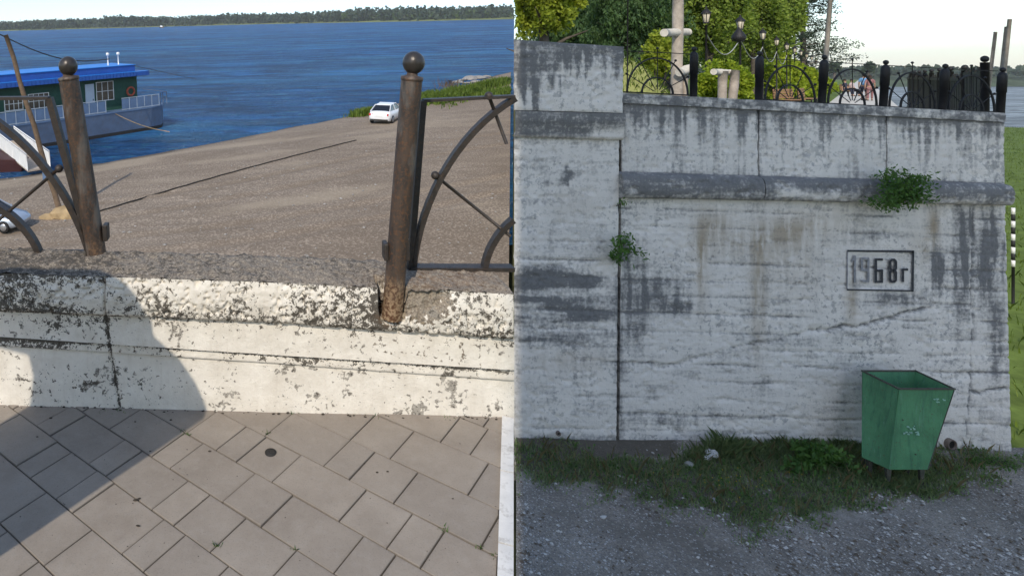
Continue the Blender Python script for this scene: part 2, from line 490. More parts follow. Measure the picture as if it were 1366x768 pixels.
M['leaf_dark'] = mat_leaf('willow_leaf', (0.03, 0.07, 0.032), (0.13, 0.215, 0.065), 0.4)
M['leaf_mid'] = mat_leaf('broad_leaf', (0.075, 0.14, 0.026), (0.36, 0.45, 0.075), 0.5)
M['leaf_hedge'] = mat_leaf('hedge_leaf', (0.13, 0.23, 0.02), (0.50, 0.56, 0.05), 0.5, 2.0)
M['leaf_pine'] = mat_leaf('pine_needle', (0.02, 0.038, 0.025), (0.06, 0.085, 0.045), 0.15)
M['leaf_weed'] = mat_leaf('weed_leaf', (0.04, 0.11, 0.03), (0.14, 0.25, 0.06), 0.45, 5.0)
M['grass'] = mat_leaf('grass_blade', (0.14, 0.22, 0.10), (0.33, 0.40, 0.20), 0.35, 3.0)
M['straw'] = mat_leaf('dry_straw', (0.22, 0.19, 0.10), (0.36, 0.31, 0.18), 0.3, 3.0)
M['grass_lit'] = mat_leaf('bank_grass', (0.08, 0.14, 0.02), (0.19, 0.26, 0.04), 0.35, 1.0)
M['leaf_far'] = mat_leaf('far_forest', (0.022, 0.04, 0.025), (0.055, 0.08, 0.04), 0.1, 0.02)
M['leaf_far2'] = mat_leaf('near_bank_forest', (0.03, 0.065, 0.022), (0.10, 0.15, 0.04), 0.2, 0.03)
M['flower'] = plain('yellow_flower', (0.55, 0.42, 0.02), 0.8)
M['stripe'] = plain('black_paint', (0.02, 0.02, 0.02), 0.6)


# ------------------------------------------------------------------ mesh helpers
class MB:
    """Collects solids; build() links them as one mesh object."""
    def __init__(s):
        s.v = []; s.f = []; s.sm = []; s.mask = None

    def add(s, vs, fs, smooth=False):
        o = len(s.v)
        s.v.extend([tuple(v) for v in vs])
        s.f.extend([tuple(i + o for i in f) for f in fs])
        s.sm.extend([smooth] * len(fs))
        return s

    def box(s, lo, hi, mat=None):
        x0, y0, z0 = lo; x1, y1, z1 = hi
        vs = [Vector(p) for p in ((x0, y0, z0), (x1, y0, z0), (x1, y1, z0), (x0, y1, z0), (x0, y0, z1), (x1, y0, z1), (x1, y1, z1), (x0, y1, z1))]
        if mat is not None:
            vs = [mat @ v for v in vs]
        return s.add(vs, [(3, 2, 1, 0), (4, 5, 6, 7), (0, 1, 5, 4), (1, 2, 6, 5), (2, 3, 7, 6), (3, 0, 4, 7)])

    def hexa(s, p):   # 8 points: bottom 4, top 4 (same winding)
        return s.add(p, [(3, 2, 1, 0), (4, 5, 6, 7), (0, 1, 5, 4), (1, 2, 6, 5), (2, 3, 7, 6), (3, 0, 4, 7)])

    def prism(s, poly, fn, t0, t1):
        n = len(poly)
        vs = [fn(a, b, t0) for a, b in poly] + [fn(a, b, t1) for a, b in poly]
        fs = [tuple(range(n))[::-1], tuple(range(n, 2 * n))] + [(i, (i + 1) % n, n + (i + 1) % n, n + i) for i in range(n)]
        return s.add(vs, fs)

    def tube(s, pts, rad, seg=8, cap=True):
        pts = [Vector(p) for p in pts]
        n = len(pts)
        rs = rad if isinstance(rad, (list, tuple)) else [rad] * n
        vs = []; up = Vector((0.13, 0.31, 0.94)).normalized()
        for i, p in enumerate(pts):
            d = (pts[min(i + 1, n - 1)] - pts[max(i - 1, 0)])
            if d.length < 1e-9:
                d = Vector((0, 0, 1))
            d.normalize()
            a = d.cross(up)
            if a.length < 0.05:
                a = d.cross(Vector((1, 0, 0)))
            a.normalize(); b = d.cross(a)
            for k in range(seg):
                t = 2 * math.pi * k / seg
                vs.append(p + (a * math.cos(t) + b * math.sin(t)) * rs[i])
        fs = [(i * seg + k, i * seg + (k + 1) % seg, (i + 1) * seg + (k + 1) % seg, (i + 1) * seg + k) for i in range(n - 1) for k in range(seg)]
        s.add(vs, fs, True)
        if cap:
            o = len(s.v) - len(vs)
            s.f.append(tuple(o + k for k in range(seg))); s.sm.append(False)
            s.f.append(tuple(o + (n - 1) * seg + k for k in range(seg))[::-1]); s.sm.append(False)
        return s

    def bar(s, pts, w, h, nrm=Vector((0, 1, 0))):
        """flat bar along pts; w across in the plane, h along nrm"""
        pts = [Vector(p) for p in pts]; n = len(pts); vs = []
        for i, p in enumerate(pts):
            d = (pts[min(i + 1, n - 1)] - pts[max(i - 1, 0)]).normalized()
            a = d.cross(nrm).normalized() * w / 2; b = nrm * h / 2
            vs += [p - a - b, p + a - b, p + a + b, p - a + b]
        fs = [(i * 4 + k, i * 4 + (k + 1) % 4, i * 4 + 4 + (k + 1) % 4, i * 4 + 4 + k) for i in range(n - 1) for k in range(4)]
        fs += [(3, 2, 1, 0), tuple((n - 1) * 4 + k for k in range(4))]
        return s.add(vs, fs)

    def lathe(s, prof, c=(0, 0, 0), seg=20, axis=None):
        c = Vector(c); vs = []
        q = axis if axis is not None else Matrix.Identity(3)
        for r, z in prof:
            for k in range(seg):
                t = 2 * math.pi * k / seg
                vs.append(c + q @ Vector((r * math.cos(t), r * math.sin(t), z)))
        n = len(prof)
        fs = [(i * seg + k, i * seg + (k + 1) % seg, (i + 1) * seg + (k + 1) % seg, (i + 1) * seg + k) for i in range(n - 1) for k in range(seg)]
        return s.add(vs, fs, True)

    def ball(s, c, r, seg=16, rings=10, sq=(1, 1, 1)):
        prof = [(max(1e-4, r * math.sin(math.pi * i / rings)), -r * math.cos(math.pi * i / rings)) for i in range(rings + 1)]
        q = Matrix(((sq[0], 0, 0), (0, sq[1], 0), (0, 0, sq[2])))
        return s.lathe(prof, c, seg, q)

    def rock(s, c, r, seed, sq=(1, 1, 0.7)):
        bm = bmesh.new(); bmesh.ops.create_icosphere(bm, subdivisions=2, radius=1)
        rr = random.Random(seed); ks = [(Vector((rr.uniform(-1, 1), rr.uniform(-1, 1), rr.uniform(-1, 1))).normalized(), rr.uniform(0.45, 0.9)) for _ in range(9)]
        vs = []
        for v in bm.verts:
            d = v.co.normalized(); k = 1.0
            for a, t in ks:
                q = d.dot(a)
                if q > t:
                    k = min(k, t / q)
            vs.append(Vector(c) + Vector((d.x * sq[0], d.y * sq[1], d.z * sq[2])) * r * k)
        fs = [tuple(v.index for v in f.verts) for f in bm.faces]
        bm.free()
        return s.add(vs, fs)

    def build(s, name, mat, parent=None, mask=None, bevel=0.0):
        me = bpy.data.meshes.new(name)
        me.from_pydata(s.v, [], s.f)
        me.polygons.foreach_set('use_smooth', s.sm)
        me.materials.append(M[mat] if isinstance(mat, str) else mat)
        if mask is not None:
            at = me.color_attributes.new('mask', 'FLOAT_COLOR', 'POINT')
            a = np.ones((len(s.v), 4), np.float32); a[:, :3] = mask
            at.data.foreach_set('color', a.ravel())
        me.validate()
        o = bpy.data.objects.new(name, me)
        COL.objects.link(o)
        if parent is not None:
            o.parent = parent
        if bevel:
            b = o.modifiers.new('bevel', 'BEVEL'); b.width = bevel; b.segments = 2; b.limit_method = 'ANGLE'
        return o


def tag(o, label=None, cat=None, group=None, kind=None):
    if label: o['label'] = label
    if cat: o['category'] = cat
    if group: o['group'] = group
    if kind: o['kind'] = kind
    return o


def thing(name, label, cat, loc=(0, 0, 0), left=False, group=None, rot=None):
    o = bpy.data.objects.new(name, None)
    o.empty_display_size = 0.2
    COL.objects.link(o)
    m = Matrix.Translation(Vector(loc))
    if rot is not None:
        m = m @ rot
    o.matrix_world = (ML @ m) if left else m
    return tag(o, label, cat, group)


def place(o, left=True, loc=(0, 0, 0)):
    m = Matrix.Translation(Vector(loc))
    o.matrix_world = (ML @ m) if left else m
    return o


def grid_mesh(P, mask=None):
    """P: (ny,nx,3) array -> MB with quads"""
    ny, nx = P.shape[:2]
    b = MB()
    b.v = [tuple(p) for p in P.reshape(-1, 3)]
    idx = np.arange(ny * nx).reshape(ny, nx)
    q = np.stack([idx[:-1, :-1], idx[:-1, 1:], idx[1:, 1:], idx[1:, :-1]], -1).reshape(-1, 4)
    b.f = [tuple(int(i) for i in t) for t in q]
    b.sm = [True] * len(b.f)
    return b


def leaves(P, size, rng, aspect=0.6, droop=0.0, name='crown', mat='leaf_mid', parent=None, kind=None, shade=None):
    """leaf-sized quads at points P (n,3)"""
    n = len(P)
    a = rng.normal(size=(n, 3)); a[:, 2] -= droop
    a /= np.linalg.norm(a, axis=1)[:, None]
    b = np.cross(a, rng.normal(size=(n, 3))); b /= np.linalg.norm(b, axis=1)[:, None] + 1e-9
    L = size * (0.6 + 0.8 * rng.random(n))[:, None]
    a = a * L; b = b * L * aspect * 0.5
    V = np.stack([P, P + a * 0.5 + b, P + a, P + a * 0.5 - b], 1).reshape(-1, 3)
    me = bpy.data.meshes.new(name)
    me.vertices.add(n * 4); me.vertices.foreach_set('co', V.astype(np.float32).ravel())
    me.loops.add(n * 4); me.loops.foreach_set('vertex_index', np.arange(n * 4, dtype=np.int32))
    me.polygons.add(n); me.polygons.foreach_set('loop_start', np.arange(0, n * 4, 4, dtype=np.int32))
    at = me.color_attributes.new('mask', 'FLOAT_COLOR', 'POINT')
    r = np.repeat(rng.random(n), 4)
    c = np.ones((n * 4, 4), np.float32); c[:, 0] = r
    at.data.foreach_set('color', c.ravel())
    me.materials.append(M[mat]); me.update(calc_edges=True)
    o = bpy.data.objects.new(name, me); COL.objects.link(o)
    if parent is not None: o.parent = parent
    if kind: o['kind'] = kind
    return o


def crown_points(n, rng, rx, ry, rz, clumps=26, cs=0.34, c=(0, 0, 0), shell=0.55):
    d = rng.normal(size=(clumps, 3)); d /= np.linalg.norm(d, axis=1)[:, None]
    d *= (shell + (1 - shell) * rng.random(clumps))[:, None] * 0.8
    k = rng.integers(0, clumps, n)
    w = (0.5 + 0.9 * rng.random(clumps))
    q = rng.normal(size=(n, 3)); q /= np.linalg.norm(q, axis=1)[:, None]
    q *= (rng.random(n) ** 0.45)[:, None]
    P = d[k] + q * cs * w[k][:, None]
    return P * np.array([rx, ry, rz]) + np.array(c)


def grass_mesh(name, pos, h, rng, mat, width=0.012, lean=0.35, parent=None, kind='stuff'):
    """one curved two-triangle blade per position"""
    n = len(pos); pos = np.asarray(pos)
    az = rng.random(n) * 2 * np.pi
    H = h * (0.5 + rng.random(n)); W = width * (0.6 + 0.8 * rng.random(n))
    side = np.stack([np.cos(az), np.sin(az), np.zeros(n)], 1) * W[:, None]
    fw = np.stack([-np.sin(az), np.cos(az), np.zeros(n)], 1)
    l = (rng.random(n) * lean * H)[:, None]
    up = np.array([0, 0, 1.0])
    p1 = pos + fw * l * 0.3 + up * (H * 0.55)[:, None]
    p2 = pos + fw * l + up * H[:, None]
    V = np.stack([pos - side, pos + side, p1 + side * 0.7, p2, p1 - side * 0.7], 1).reshape(-1, 3)
    me = bpy.data.meshes.new(name)
    me.vertices.add(n * 5); me.vertices.foreach_set('co', V.astype(np.float32).ravel())
    me.loops.add(n * 5); me.loops.foreach_set('vertex_index', np.arange(n * 5, dtype=np.int32))
    me.polygons.add(n); me.polygons.foreach_set('loop_start', np.arange(0, n * 5, 5, dtype=np.int32))
    at = me.color_attributes.new('mask', 'FLOAT_COLOR', 'POINT')
    c = np.ones((n * 5, 4), np.float32); c[:, 0] = np.repeat(rng.random(n), 5)
    at.data.foreach_set('color', c.ravel())
    me.materials.append(M[mat]); me.update(calc_edges=True)
    o = bpy.data.objects.new(name, me); COL.objects.link(o)
    if parent is not None: o.parent = parent
    if kind: o['kind'] = kind
    return o

# ================================================================== THE LARGE STRUCTURE
SEAM = 686.0
nS = lray(SEAM, 100).cross(lray(SEAM, 700)).normalized()
if nS.dot(lray(300, 400)) > 0:
    nS = -nS                       # nS.p < 0 on the terrace side


def clip2(poly, z, off=0.0, n=None):
    """clip a polygon in plane z (terrace frame) to the terrace side of its right edge"""
    n = n or nS
    out = []
    f = lambda p: n.x * p[0] + n.y * p[1] + n.z * z + off
    for i in range(len(poly)):
        a, b = poly[i], poly[(i + 1) % len(poly)]
        fa, fb = f(a), f(b)
        if fa <= 0: out.append(a)
        if (fa < 0) != (fb < 0) and fa != 0:
            t = fa / (fa - fb)
            out.append((a[0] + (b[0] - a[0]) * t, a[1] + (b[1] - a[1]) * t))
    return out


# ---- one sheet of ground to the horizon, below everything
b = MB()
b.add([(-6000, -3000, -6.5), (6000, -3000, -6.5), (6000, 9000, -6.5), (-6000, 9000, -6.5)], [(0, 1, 2, 3)])
tag(b.build('ground', 'ground'), kind='structure')

# ---- river terrace: paving over a concrete embankment
ZP = -1.75
def ylin(x, a, b_, c):
    """polyline through x = 13, 345, 676"""
    return np.interp(x, [-340, 13, 345, 676, 720], [a + (a - b_) * 353 / 332, a, b_, c, c + (c - b_) * 44 / 331])
BASE = (540, 549, 556)
def base_pt(x):
    return Lz(x, float(ylin(x, *BASE)), ZP)
def Db(x):
    return base_pt(x).y
bl, br = base_pt(-250), base_pt(SEAM)
slab = [(-3.6, -0.6), (1.2, -0.6)] + [(br.x + 0.5, br.y + 0.16), (bl.x, bl.y + 0.16)]
slab = clip2(slab, ZP, 0.006)
b = MB()
b.prism(slab, lambda x, y, t: Vector((x, y, t)), -8.6, ZP - 0.03)
paving = tag(place(b.build('paving', 'joint')), kind='structure')

# pavers: courses along A, cross joints along B, both read off the ground plane
LA = [((13, 710), (59, 754)), ((13, 613.7), (181, 754)), ((13, 542.4), (305, 753)), ((100.7, 542.4), (429, 754.7)), ((193.8, 547), (559, 754)),
      ((291, 549), (676.7, 748.5)), ((393, 551.7), (676, 683.5)), ((506, 553), (676.7, 628.6)), ((613, 556), (673.6, 579.6))]
ga = [(Lz(*p, ZP).xy, Lz(*q, ZP).xy) for p, q in LA]
ad = Vector((0, 0))
for p, q in ga[1:8]:
    ad += (q - p)
ad.normalize()
bd = Vector((-ad.y, ad.x))
if bd.y < 0: bd = -bd
vA = [((p + q) / 2).dot(bd) for p, q in ga]
za = lambda x, y: (0.31 * x, 530 + 0.31 * y)
zb = lambda x, y: (345 + 0.31 * x, 530 + 0.31 * y)
JT = {0: [za(120, 457), za(290, 646)],
      1: [za(165, 237), za(225, 285), za(332, 374), za(402, 430), za(617, 594), za(722, 656)],
      2: [za(230, 80), za(295, 117), za(460, 232), za(532, 282), za(732, 417), za(825, 482), za(982, 587), zb(132, 688)],
      3: [za(532, 96), za(725, 200), za(805, 247), za(1035, 380), zb(82, 482), zb(398, 660), zb(572, 698)],
      4: [za(867, 107), za(1000, 172), za(1071, 230), zb(125, 300), zb(410, 455), zb(607, 570), zb(750, 646)],
      5: [zb(90, 112), zb(342, 234), zb(450, 286), zb(637, 380), zb(1000, 565)],
      6: [zb(444, 129), zb(617, 201), zb(945, 349)],
      7: [zb(822, 140), zb(947, 191)]}
vA = [vA[0] - (vA[2] - vA[1])] + vA + [vA[-1] + (vA[-1] - vA[-2])]
courses = []
rp = random.Random(5)
w0 = sorted([vA[i + 1] - vA[i] for i in range(2, 7)])[2]
vv = vA[0]
extra = []
for k in range(5):
    extra.append((vv - w0 * (k + 1), vv - w0 * k, []))
for k in range(len(vA) - 1):
    js = JT.get(k - 1, [])
    courses.append((vA[k], vA[k + 1], sorted(Lz(*p, ZP).xy.dot(ad) for p in js)))
top = vA[-1]
courses = extra[::-1] + courses + [(top + w0 * k, top + w0 * (k + 1), []) for k in range(3)]
npav = 0
for v0, v1, us in courses:
    us = list(us) if us else [rp.uniform(-0.3, 0.3)]
    while us[0] > -3.6: us.insert(0, us[0] - rp.choice((0.2, 0.3, 0.3, 0.42)))
    while us[-1] < 3.2: us.append(us[-1] + rp.choice((0.2, 0.3, 0.3, 0.42)))
    for u0, u1 in zip(us[:-1], us[1:]):
        g = 0.0023
        q = [(u0 + g, v0 + g), (u1 - g, v0 + g), (u1 - g, v1 - g), (u0 + g, v1 - g)]
        poly = [tuple(ad * u + bd * v) for u, v in q]
        cx = sum(p[0] for p in poly) / 4; cy = sum(p[1] for p in poly) / 4
        if not (-2.6 < cx < 1.8 and 0.75 < cy): continue
        tb = (cx - bl.x) / (br.x - bl.x)
        if cy > bl.y + (br.y - bl.y) * tb + 0.16: continue
        poly = clip2(poly, ZP, 0.052)
        if len(poly) < 3: continue
        tiltx, tilty, dz = rp.uniform(-.006, .006), rp.uniform(-.006, .006), rp.uniform(-.0022, .0022)
        zt = lambda p: ZP + dz + (p[0] - cx) * tiltx + (p[1] - cy) * tilty
        bv = 0.0022
        ins = [(p[0] + (cx - p[0]) * bv / max(.02, math.hypot(p[0] - cx, p[1] - cy)) * 1.3, p[1] + (cy - p[1]) * bv / max(.02, math.hypot(p[0] - cx, p[1] - cy)) * 1.3) for p in poly]
        ins2 = [(p[0] + (cx - p[0]) * .10, p[1] + (cy - p[1]) * .10) for p in poly]
        n = len(poly)
        vs = [(p[0], p[1], ZP - .03) for p in poly] + [(p[0], p[1], zt(p) - .0022) for p in poly] + [(p[0], p[1], zt(p)) for p in ins] + [(p[0], p[1], zt(p) + .0004) for p in ins2]
        fs = [(r * n + i, r * n + (i + 1) % n, (r + 1) * n + (i + 1) % n, (r + 1) * n + i) for r in range(3) for i in range(n)] + [tuple(range(3 * n, 4 * n))]
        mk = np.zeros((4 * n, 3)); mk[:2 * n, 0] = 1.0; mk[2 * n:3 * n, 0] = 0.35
        MB().add(vs, fs).build('paver', 'paver', paving, mk)
        npav += 1

# painted kerb that closes the terrace on the right
kb = MB()
d0 = lray(SEAM, 700); e = Vector((-nS.y, nS.x)).normalized()
if e.y < 0: e = -e
k0 = Vector((-nS.z * ZP / nS.x if abs(nS.x) > 1e-6 else 0, 0))
kn = Vector((nS.x, nS.y)).normalized()
ke = (br.y - 0.02 - k0.y) / e.y
ks = 0.6 / e.y
for i in range(6):
    a0 = ks + (ke - ks) * i / 6 + 0.003; a1 = ks + (ke - ks) * (i + 1) / 6 - 0.003
    P = [k0 + e * a0 - kn * 0.049, k0 + e * a0 - kn * 0.002, k0 + e * a1 - kn * 0.002, k0 + e * a1 - kn * 0.049]
    kb.hexa([(p.x, p.y, ZP - .09) for p in P] + [(p.x, p.y, ZP + .012) for p in P])
tag(place(kb.build('kerb', 'kerb')), kind='structure')

# ---- parapet of the terrace
parapet = thing('parapet', 'low whitewashed concrete parapet with mossy broken coping between paving and beach', 'wall', left=True)


def strip_mesh(name, xs, rows, dispf, maskf, mat, parent, closed_right=True):
    """rows: list of (ylinfn or None, D offset, z or None); loft of px lines along the parapet"""
    P = np.zeros((len(rows), len(xs), 3)); PXY = np.zeros((len(rows), len(xs), 2))
    for j, (fy, off, zz) in enumerate(rows):
        for i, x in enumerate(xs):
            D = Db(x) + off
            if fy is not None:
                p = Ld(x, float(fy(x)), D); PXY[j, i] = (x, fy(x))
            else:
                t = D - Db(x)
                q = Ld(x, float(zz[0](x)), Db(x) + zz[1]); p = Vector((q.x, q.y + (off - zz[1]), q.z + zz[2])); PXY[j, i] = (x, zz[0](x) - (off - zz[1]) * 90 + zz[2] * 300 * 0)
            P[j, i] = p
    d = dispf(PXY[..., 0], PXY[..., 1], P)
    P = P + d
    b = grid_mesh(P)
    mk = maskf(PXY[..., 0], PXY[..., 1], P).reshape(-1, 3)
    return b.build(name, mat, parent, mk)


y_base = lambda x: ylin(x, *BASE)
y_bb = lambda x: ylin(x, 462, 483, 507)
y_bt = lambda x: ylin(x, 450, 472, 493)
y_cb = lambda x: ylin(x, 414, 428, 450)
y_ct = lambda x: ylin(x, 365, 376, 392)
JX = lambda y: np.interp(y, [410, 460, 545], [139, 146, 160])     # the cracked vertical joint


def blob(x, y, cx, cy, rx, ry):
    return np.exp(-(((x - cx) / rx) ** 2 + ((y - cy) / ry) ** 2))


def par_mask(kind):
    def f(x, y, P):
        R = np.zeros_like(x); G = np.zeros_like(x); B = np.zeros_like(x)
        if kind == 'panel':
            R += 0.12 * sst(420, 40, x) + 0.30 * sst(535, 552, y) * sst(500, 100, x)
            R += 0.25 * blob(x, y, 100, 510, 60, 25) + 0.2 * blob(x, y, 210, 515, 40, 30)
            G += 0.05 + 0.2 * blob(x, y, 180, 520, 110, 25) + 0.12 * blob(x, y, 600, 535, 60, 14)
            R += 0.9 * np.exp(-np.abs(x - JX(y)) / 2.2)
            R += .38 * np.exp(-np.abs(y - ylin(x, 505, 520, 540) - 3 * (fbm(x / 30, 0 * y, 12, 3) - .5)) / 1.3) + .16 * blob(x, y, 620, 530, 60, 14) - .14 - .08 * sst(300, 420, x)
        if kind == 'bevel':
            R += 0.16 + 0.35 * sst(160, 40, x) + .45 * sst(.35, .0, (y_bb(x) - y) / 11.0 * -1 + 1) + .5 * (fbm(x / 30, y / 30, 66, 3) - .4); G += 0.12 + 0.45 * (fbm(x / 22, y / 12, 68, 3) - .45)
            R += 0.9 * np.exp(-np.abs(x - JX(y)) / 2.2)
        if kind == 'band':
            R += 0.02 + 0.42 * blob(x, y, 90, 435, 50, 13) + 0.25 * sst(20, 0, y - y_cb(x)) * 1.0
            R += 0.15 * blob(x, y, 300, 450, 40, 20)
            G += 0.12 + 0.2 * blob(x, y, 580, 465, 80, 22) + 0.15 * blob(x, y, 500, 450, 20, 20)
            R += 0.9 * np.exp(-np.abs(x - JX(y)) / 2.5)
        if kind == 'coping':
            t = np.clip((y - y_ct(x)) / (y_cb(x) - y_ct(x)), 0, 1)
            R += 0.26 + 0.34 * sst(170, 60, x) + .12 * blob(x, y, 440, 400, 70, 22) + 0.18 * sst(0.65, 1.0, t) + 0.25 * sst(0.12, 0.0, t) - 0.12 * sst(180, 260, x) * sst(480, 420, x) * (1 - t)
            R += 0.10 * sst(330, 420, x) * sst(520, 480, x)
            R -= 0.35 * blob(x, y, 82, 392, 14, 12) + 0.25 * blob(x, y, 165, 378, 30, 14)
            G += 1.0 * blob(x, y, 566, 405, 34, 26) + 0.9 * blob(x, y, 545, 380, 40, 12) + 0.5 * blob(x, y, 500, 415, 14, 25) + 0.15
            R -= 0.5 * blob(x, y, 570, 402, 34, 24)
            R += 0.6 * blob(x, y, 504, 412, 7, 24)
            B += 0.8 * blob(x, y, 522, 425, 16, 8)
        if kind == 'top':
            R += 0.34 + 0.22 * sst(200, 60, x) - 0.1 * sst(540, 600, x); G += 0.95
            B += 0.35 * blob(x, y, 600, 378, 90, 12)
            G += 0.5 * blob(x, y, 157, 352, 15, 8)
        return np.clip(np.stack([R, G, B], -1), 0, 1.3)
    return f


def par_disp(amp, chip=0.0, joint=0.014):
    def f(x, y, P):
        n = fbm(x / 14.0, y / 10.0, 3, 5) - 0.5
        n2 = fbm(x / 3.2, y / 3.2, 9, 3) - 0.5
        d = np.zeros(P.shape)
        out = amp * (n * 1.3 + n2 * 0.8) - joint * np.exp(-((x - JX(y)) / 1.7) ** 2)
        if chip:
            cav = sst(0.55, 0.68, fbm(x / 5.5, y / 4.5, 21, 4)) * sst(0.35, 0.6, fbm(x / 40.0, y / 40.0, 5, 2) + 0.2 * sst(520, 60, x))
            out -= chip * cav
            out -= 0.075 * sst(1.0, 0.55, ((x - 524) / 19.0) ** 4 + ((y - 398) / 34.0) ** 4)
            out -= 0.022 * sst(1.0, 0.3, ((x - 562) / 42.0) ** 2 + ((y - 398) / 30.0) ** 2)
        d[..., 1] -= out
        d[..., 2] += amp * 0.5 * n2
        return d
    return f


xs_f = np.arange(-230, SEAM + 0.1, 2.0)
xs_f[-1] = SEAM
lin = lambda f0, f1, t: (lambda x: f0(x) * (1 - t) + f1(x) * t)
strip_mesh('lower_panel', xs_f, [(lambda x: y_base(x) + 8, 0.0, None)] + [(lin(y_base, y_bb, t), 0.0, None) for t in np.linspace(0, 1, 26)],
           par_disp(0.002), par_mask('panel'), 'parapet', parapet)
strip_mesh('ledge', xs_f, [(y_bb, 0.002, None), (y_bb, -0.011, None)] + [(lin(y_bb, y_bt, t), -0.013, None) for t in np.linspace(0.1, 1, 6)] + [(y_bt, -0.031, None)], par_disp(0.004), par_mask('bevel'), 'parapet', parapet)
strip_mesh('upper_band', xs_f, [(lin(y_bt, y_cb, t), -0.030, None) for t in np.linspace(0, 1, 20)], par_disp(0.003), par_mask('band'), 'parapet', parapet)
cop_rows = [(lambda x: y_cb(x) - 3, -0.028, None), (lambda x: y_cb(x) + 2, -0.050, None)]
cop_rows += [(lin(lambda x: y_cb(x) + 1, y_ct, t), -0.062 - 0.012 * math.sin(math.pi * t), None) for t in np.linspace(0.03, 1, 26)]
strip_mesh('coping_face', np.arange(-230, SEAM + 0.1, 1.6), cop_rows, par_disp(0.006, 0.012, 0.02), par_mask('coping'), 'parapet', parapet)
top_rows = [(y_ct, -0.062, None)] + [(None, -0.062 + t, (y_ct, -0.062, 0.006 * math.sin(t * 9))) for t in np.linspace(0.012, 0.30, 24)] + [(None, 0.24, (y_ct, -0.062, -1.5)), (None, 0.24, (y_ct, -0.062, -7.2))]


def top_disp(x, y, P):
    d = par_disp(0.0, 0.0)(x, y, P) * 0
    u = P[..., 0] * 60; v = P[..., 1] * 60
    d[..., 2] += 0.022 * (fbm(u / 3, v / 3, 3, 4) - 0.5) + 0.016 * (fbm(u, v, 13, 3) - 0.5)
    k = sst(1.0, 0.4, ((x - 524) / 20.0) ** 4)[...] * (P[..., 1] < (np.interp(x, [0, 686], [Db(0), Db(686)]) + 0.045))
    d[..., 2] -= 0.055 * k
    return d


strip_mesh('coping_top', np.arange(-230, SEAM + 0.1, 2.0), top_rows, top_disp, par_mask('top'), 'parapet', parapet)
# broken lumps by the right post and beside the left one
for i, (x, y, D, r) in enumerate([(541, 421, -.055, .017), (553, 425, -.06, .014), (507, 424, -.055, .016), (497, 421, -.05, .013), (533, 427, -.062, .012), (563, 429, -.06, .013), (519, 428, -.062, .012), (512, 431, -.06, .009), (526, 432, -.06, .008),
                                  (150, 357, .10, .020), (160, 353, .12, .018), (141, 359, .07, .012)]):
    D = Db(x) + D
    p = Ld(x, y, D)
    MB().rock(p, r, i + 3, (1.3, 1, .8)).build('mortar_lump', 'mortar', parapet)

# ---- beach sloping into the river
ZW = -9.0
SHX = [-80, -40, -15, -10.3, 9.4, 37, 90, 220]
SHD = [24, 31, 37.2, 40, 58.7, 95, 165, 330]
shore_d = lambda X: np.interp(X, SHX, SHD)


def beach_z(X, Y):
    inl = shore_d(X) + (fbm(X / 5.0, Y / 5.0, 31, 3) - 0.5) * 2.2 - Y
    z = ZW + 0.8 * (1 - np.exp(-np.clip(inl, 0, None) / 5.0)) + np.clip(inl, None, 0) * 0.08
    z = z + 0.10 * (fbm(X / 3.5, Y / 3.5, 40, 4) - 0.5) * sst(0, 6, inl)
    # tyre tracks and drifts that run along the shore
    for (ax, ay, bx, by) in ((-12, 24, 30, 46), (-13, 26.2, 28, 48.5), (-8, 21, 26, 34), (-9, 22.8, 26, 36)):
        L = math.hypot(bx - ax, by - ay); nx, ny = -(by - ay) / L, (bx - ax) / L
        s = (X - ax) * nx + (Y - ay) * ny + 0.8 * np.sin(((X - ax) * (bx - ax) + (Y - ay) * (by - ay)) / L / 6.0)
        z = z - 0.05 * np.exp(-(s / 0.22) ** 2) + 0.035 * np.exp(-((s - .5) / 0.25) ** 2)
    return z


def track_mask(X, Y):
    m = 0 * X
    for (ax, ay, bx, by) in ((-12, 24, 30, 46), (-13, 26.2, 28, 48.5), (-8, 21, 26, 34), (-9, 22.8, 26, 36), (-14, 30, 24, 58), (-14, 31.8, 23, 60), (2, 22, 34, 70), (4, 22, 36, 69)):
        L = math.hypot(bx - ax, by - ay); nx, ny = -(by - ay) / L, (bx - ax) / L
        s_ = (X - ax) * nx + (Y - ay) * ny + 0.8 * np.sin(((X - ax) * (bx - ax) + (Y - ay) * (by - ay)) / L / 6.0)
        m = m + np.exp(-(s_ / 0.28) ** 2) * sst(.3, .6, fbm(X / 4, Y / 4, 61, 3))
    return m


ys = np.concatenate([np.arange(3.4, 20, 1.6), np.arange(20, 50, 0.28), np.arange(50, 110, 0.8), np.arange(110, 340, 5)])
ts = np.linspace(-0.62, 0.398, 420)
Xg = ts[None, :] * ys[:, None] * 1.0
Yg = np.repeat(ys[:, None], len(ts), 1)
Zg = beach_z(Xg, Yg)
P = np.stack([Xg, Yg, Zg], -1)
# trim at the right edge ray
lim = -(nS.y * Yg + nS.z * Zg + 0.05) / nS.x
P[..., 0] = np.minimum(Xg, lim)
msk = np.zeros(P.shape)
msk[..., 0] = 0.5 * sst(0.50, 0.75, fbm(Xg / 9.0 + Yg / 30.0, Yg / 2.2 - Xg / 5.5, 51, 4)) * sst(60, 40, Yg)
msk[..., 2] = np.clip(track_mask(Xg, Yg), 0, 1)
msk[..., 1] = sst(2.2, 0.3, shore_d(Xg) - Yg + (fbm(Xg / 3, Yg / 3, 4, 3) - .5) * 3)
bb = grid_mesh(P)
beach = tag(place(bb.build('beach', 'beach', None, msk.reshape(-1, 3))), kind='structure')

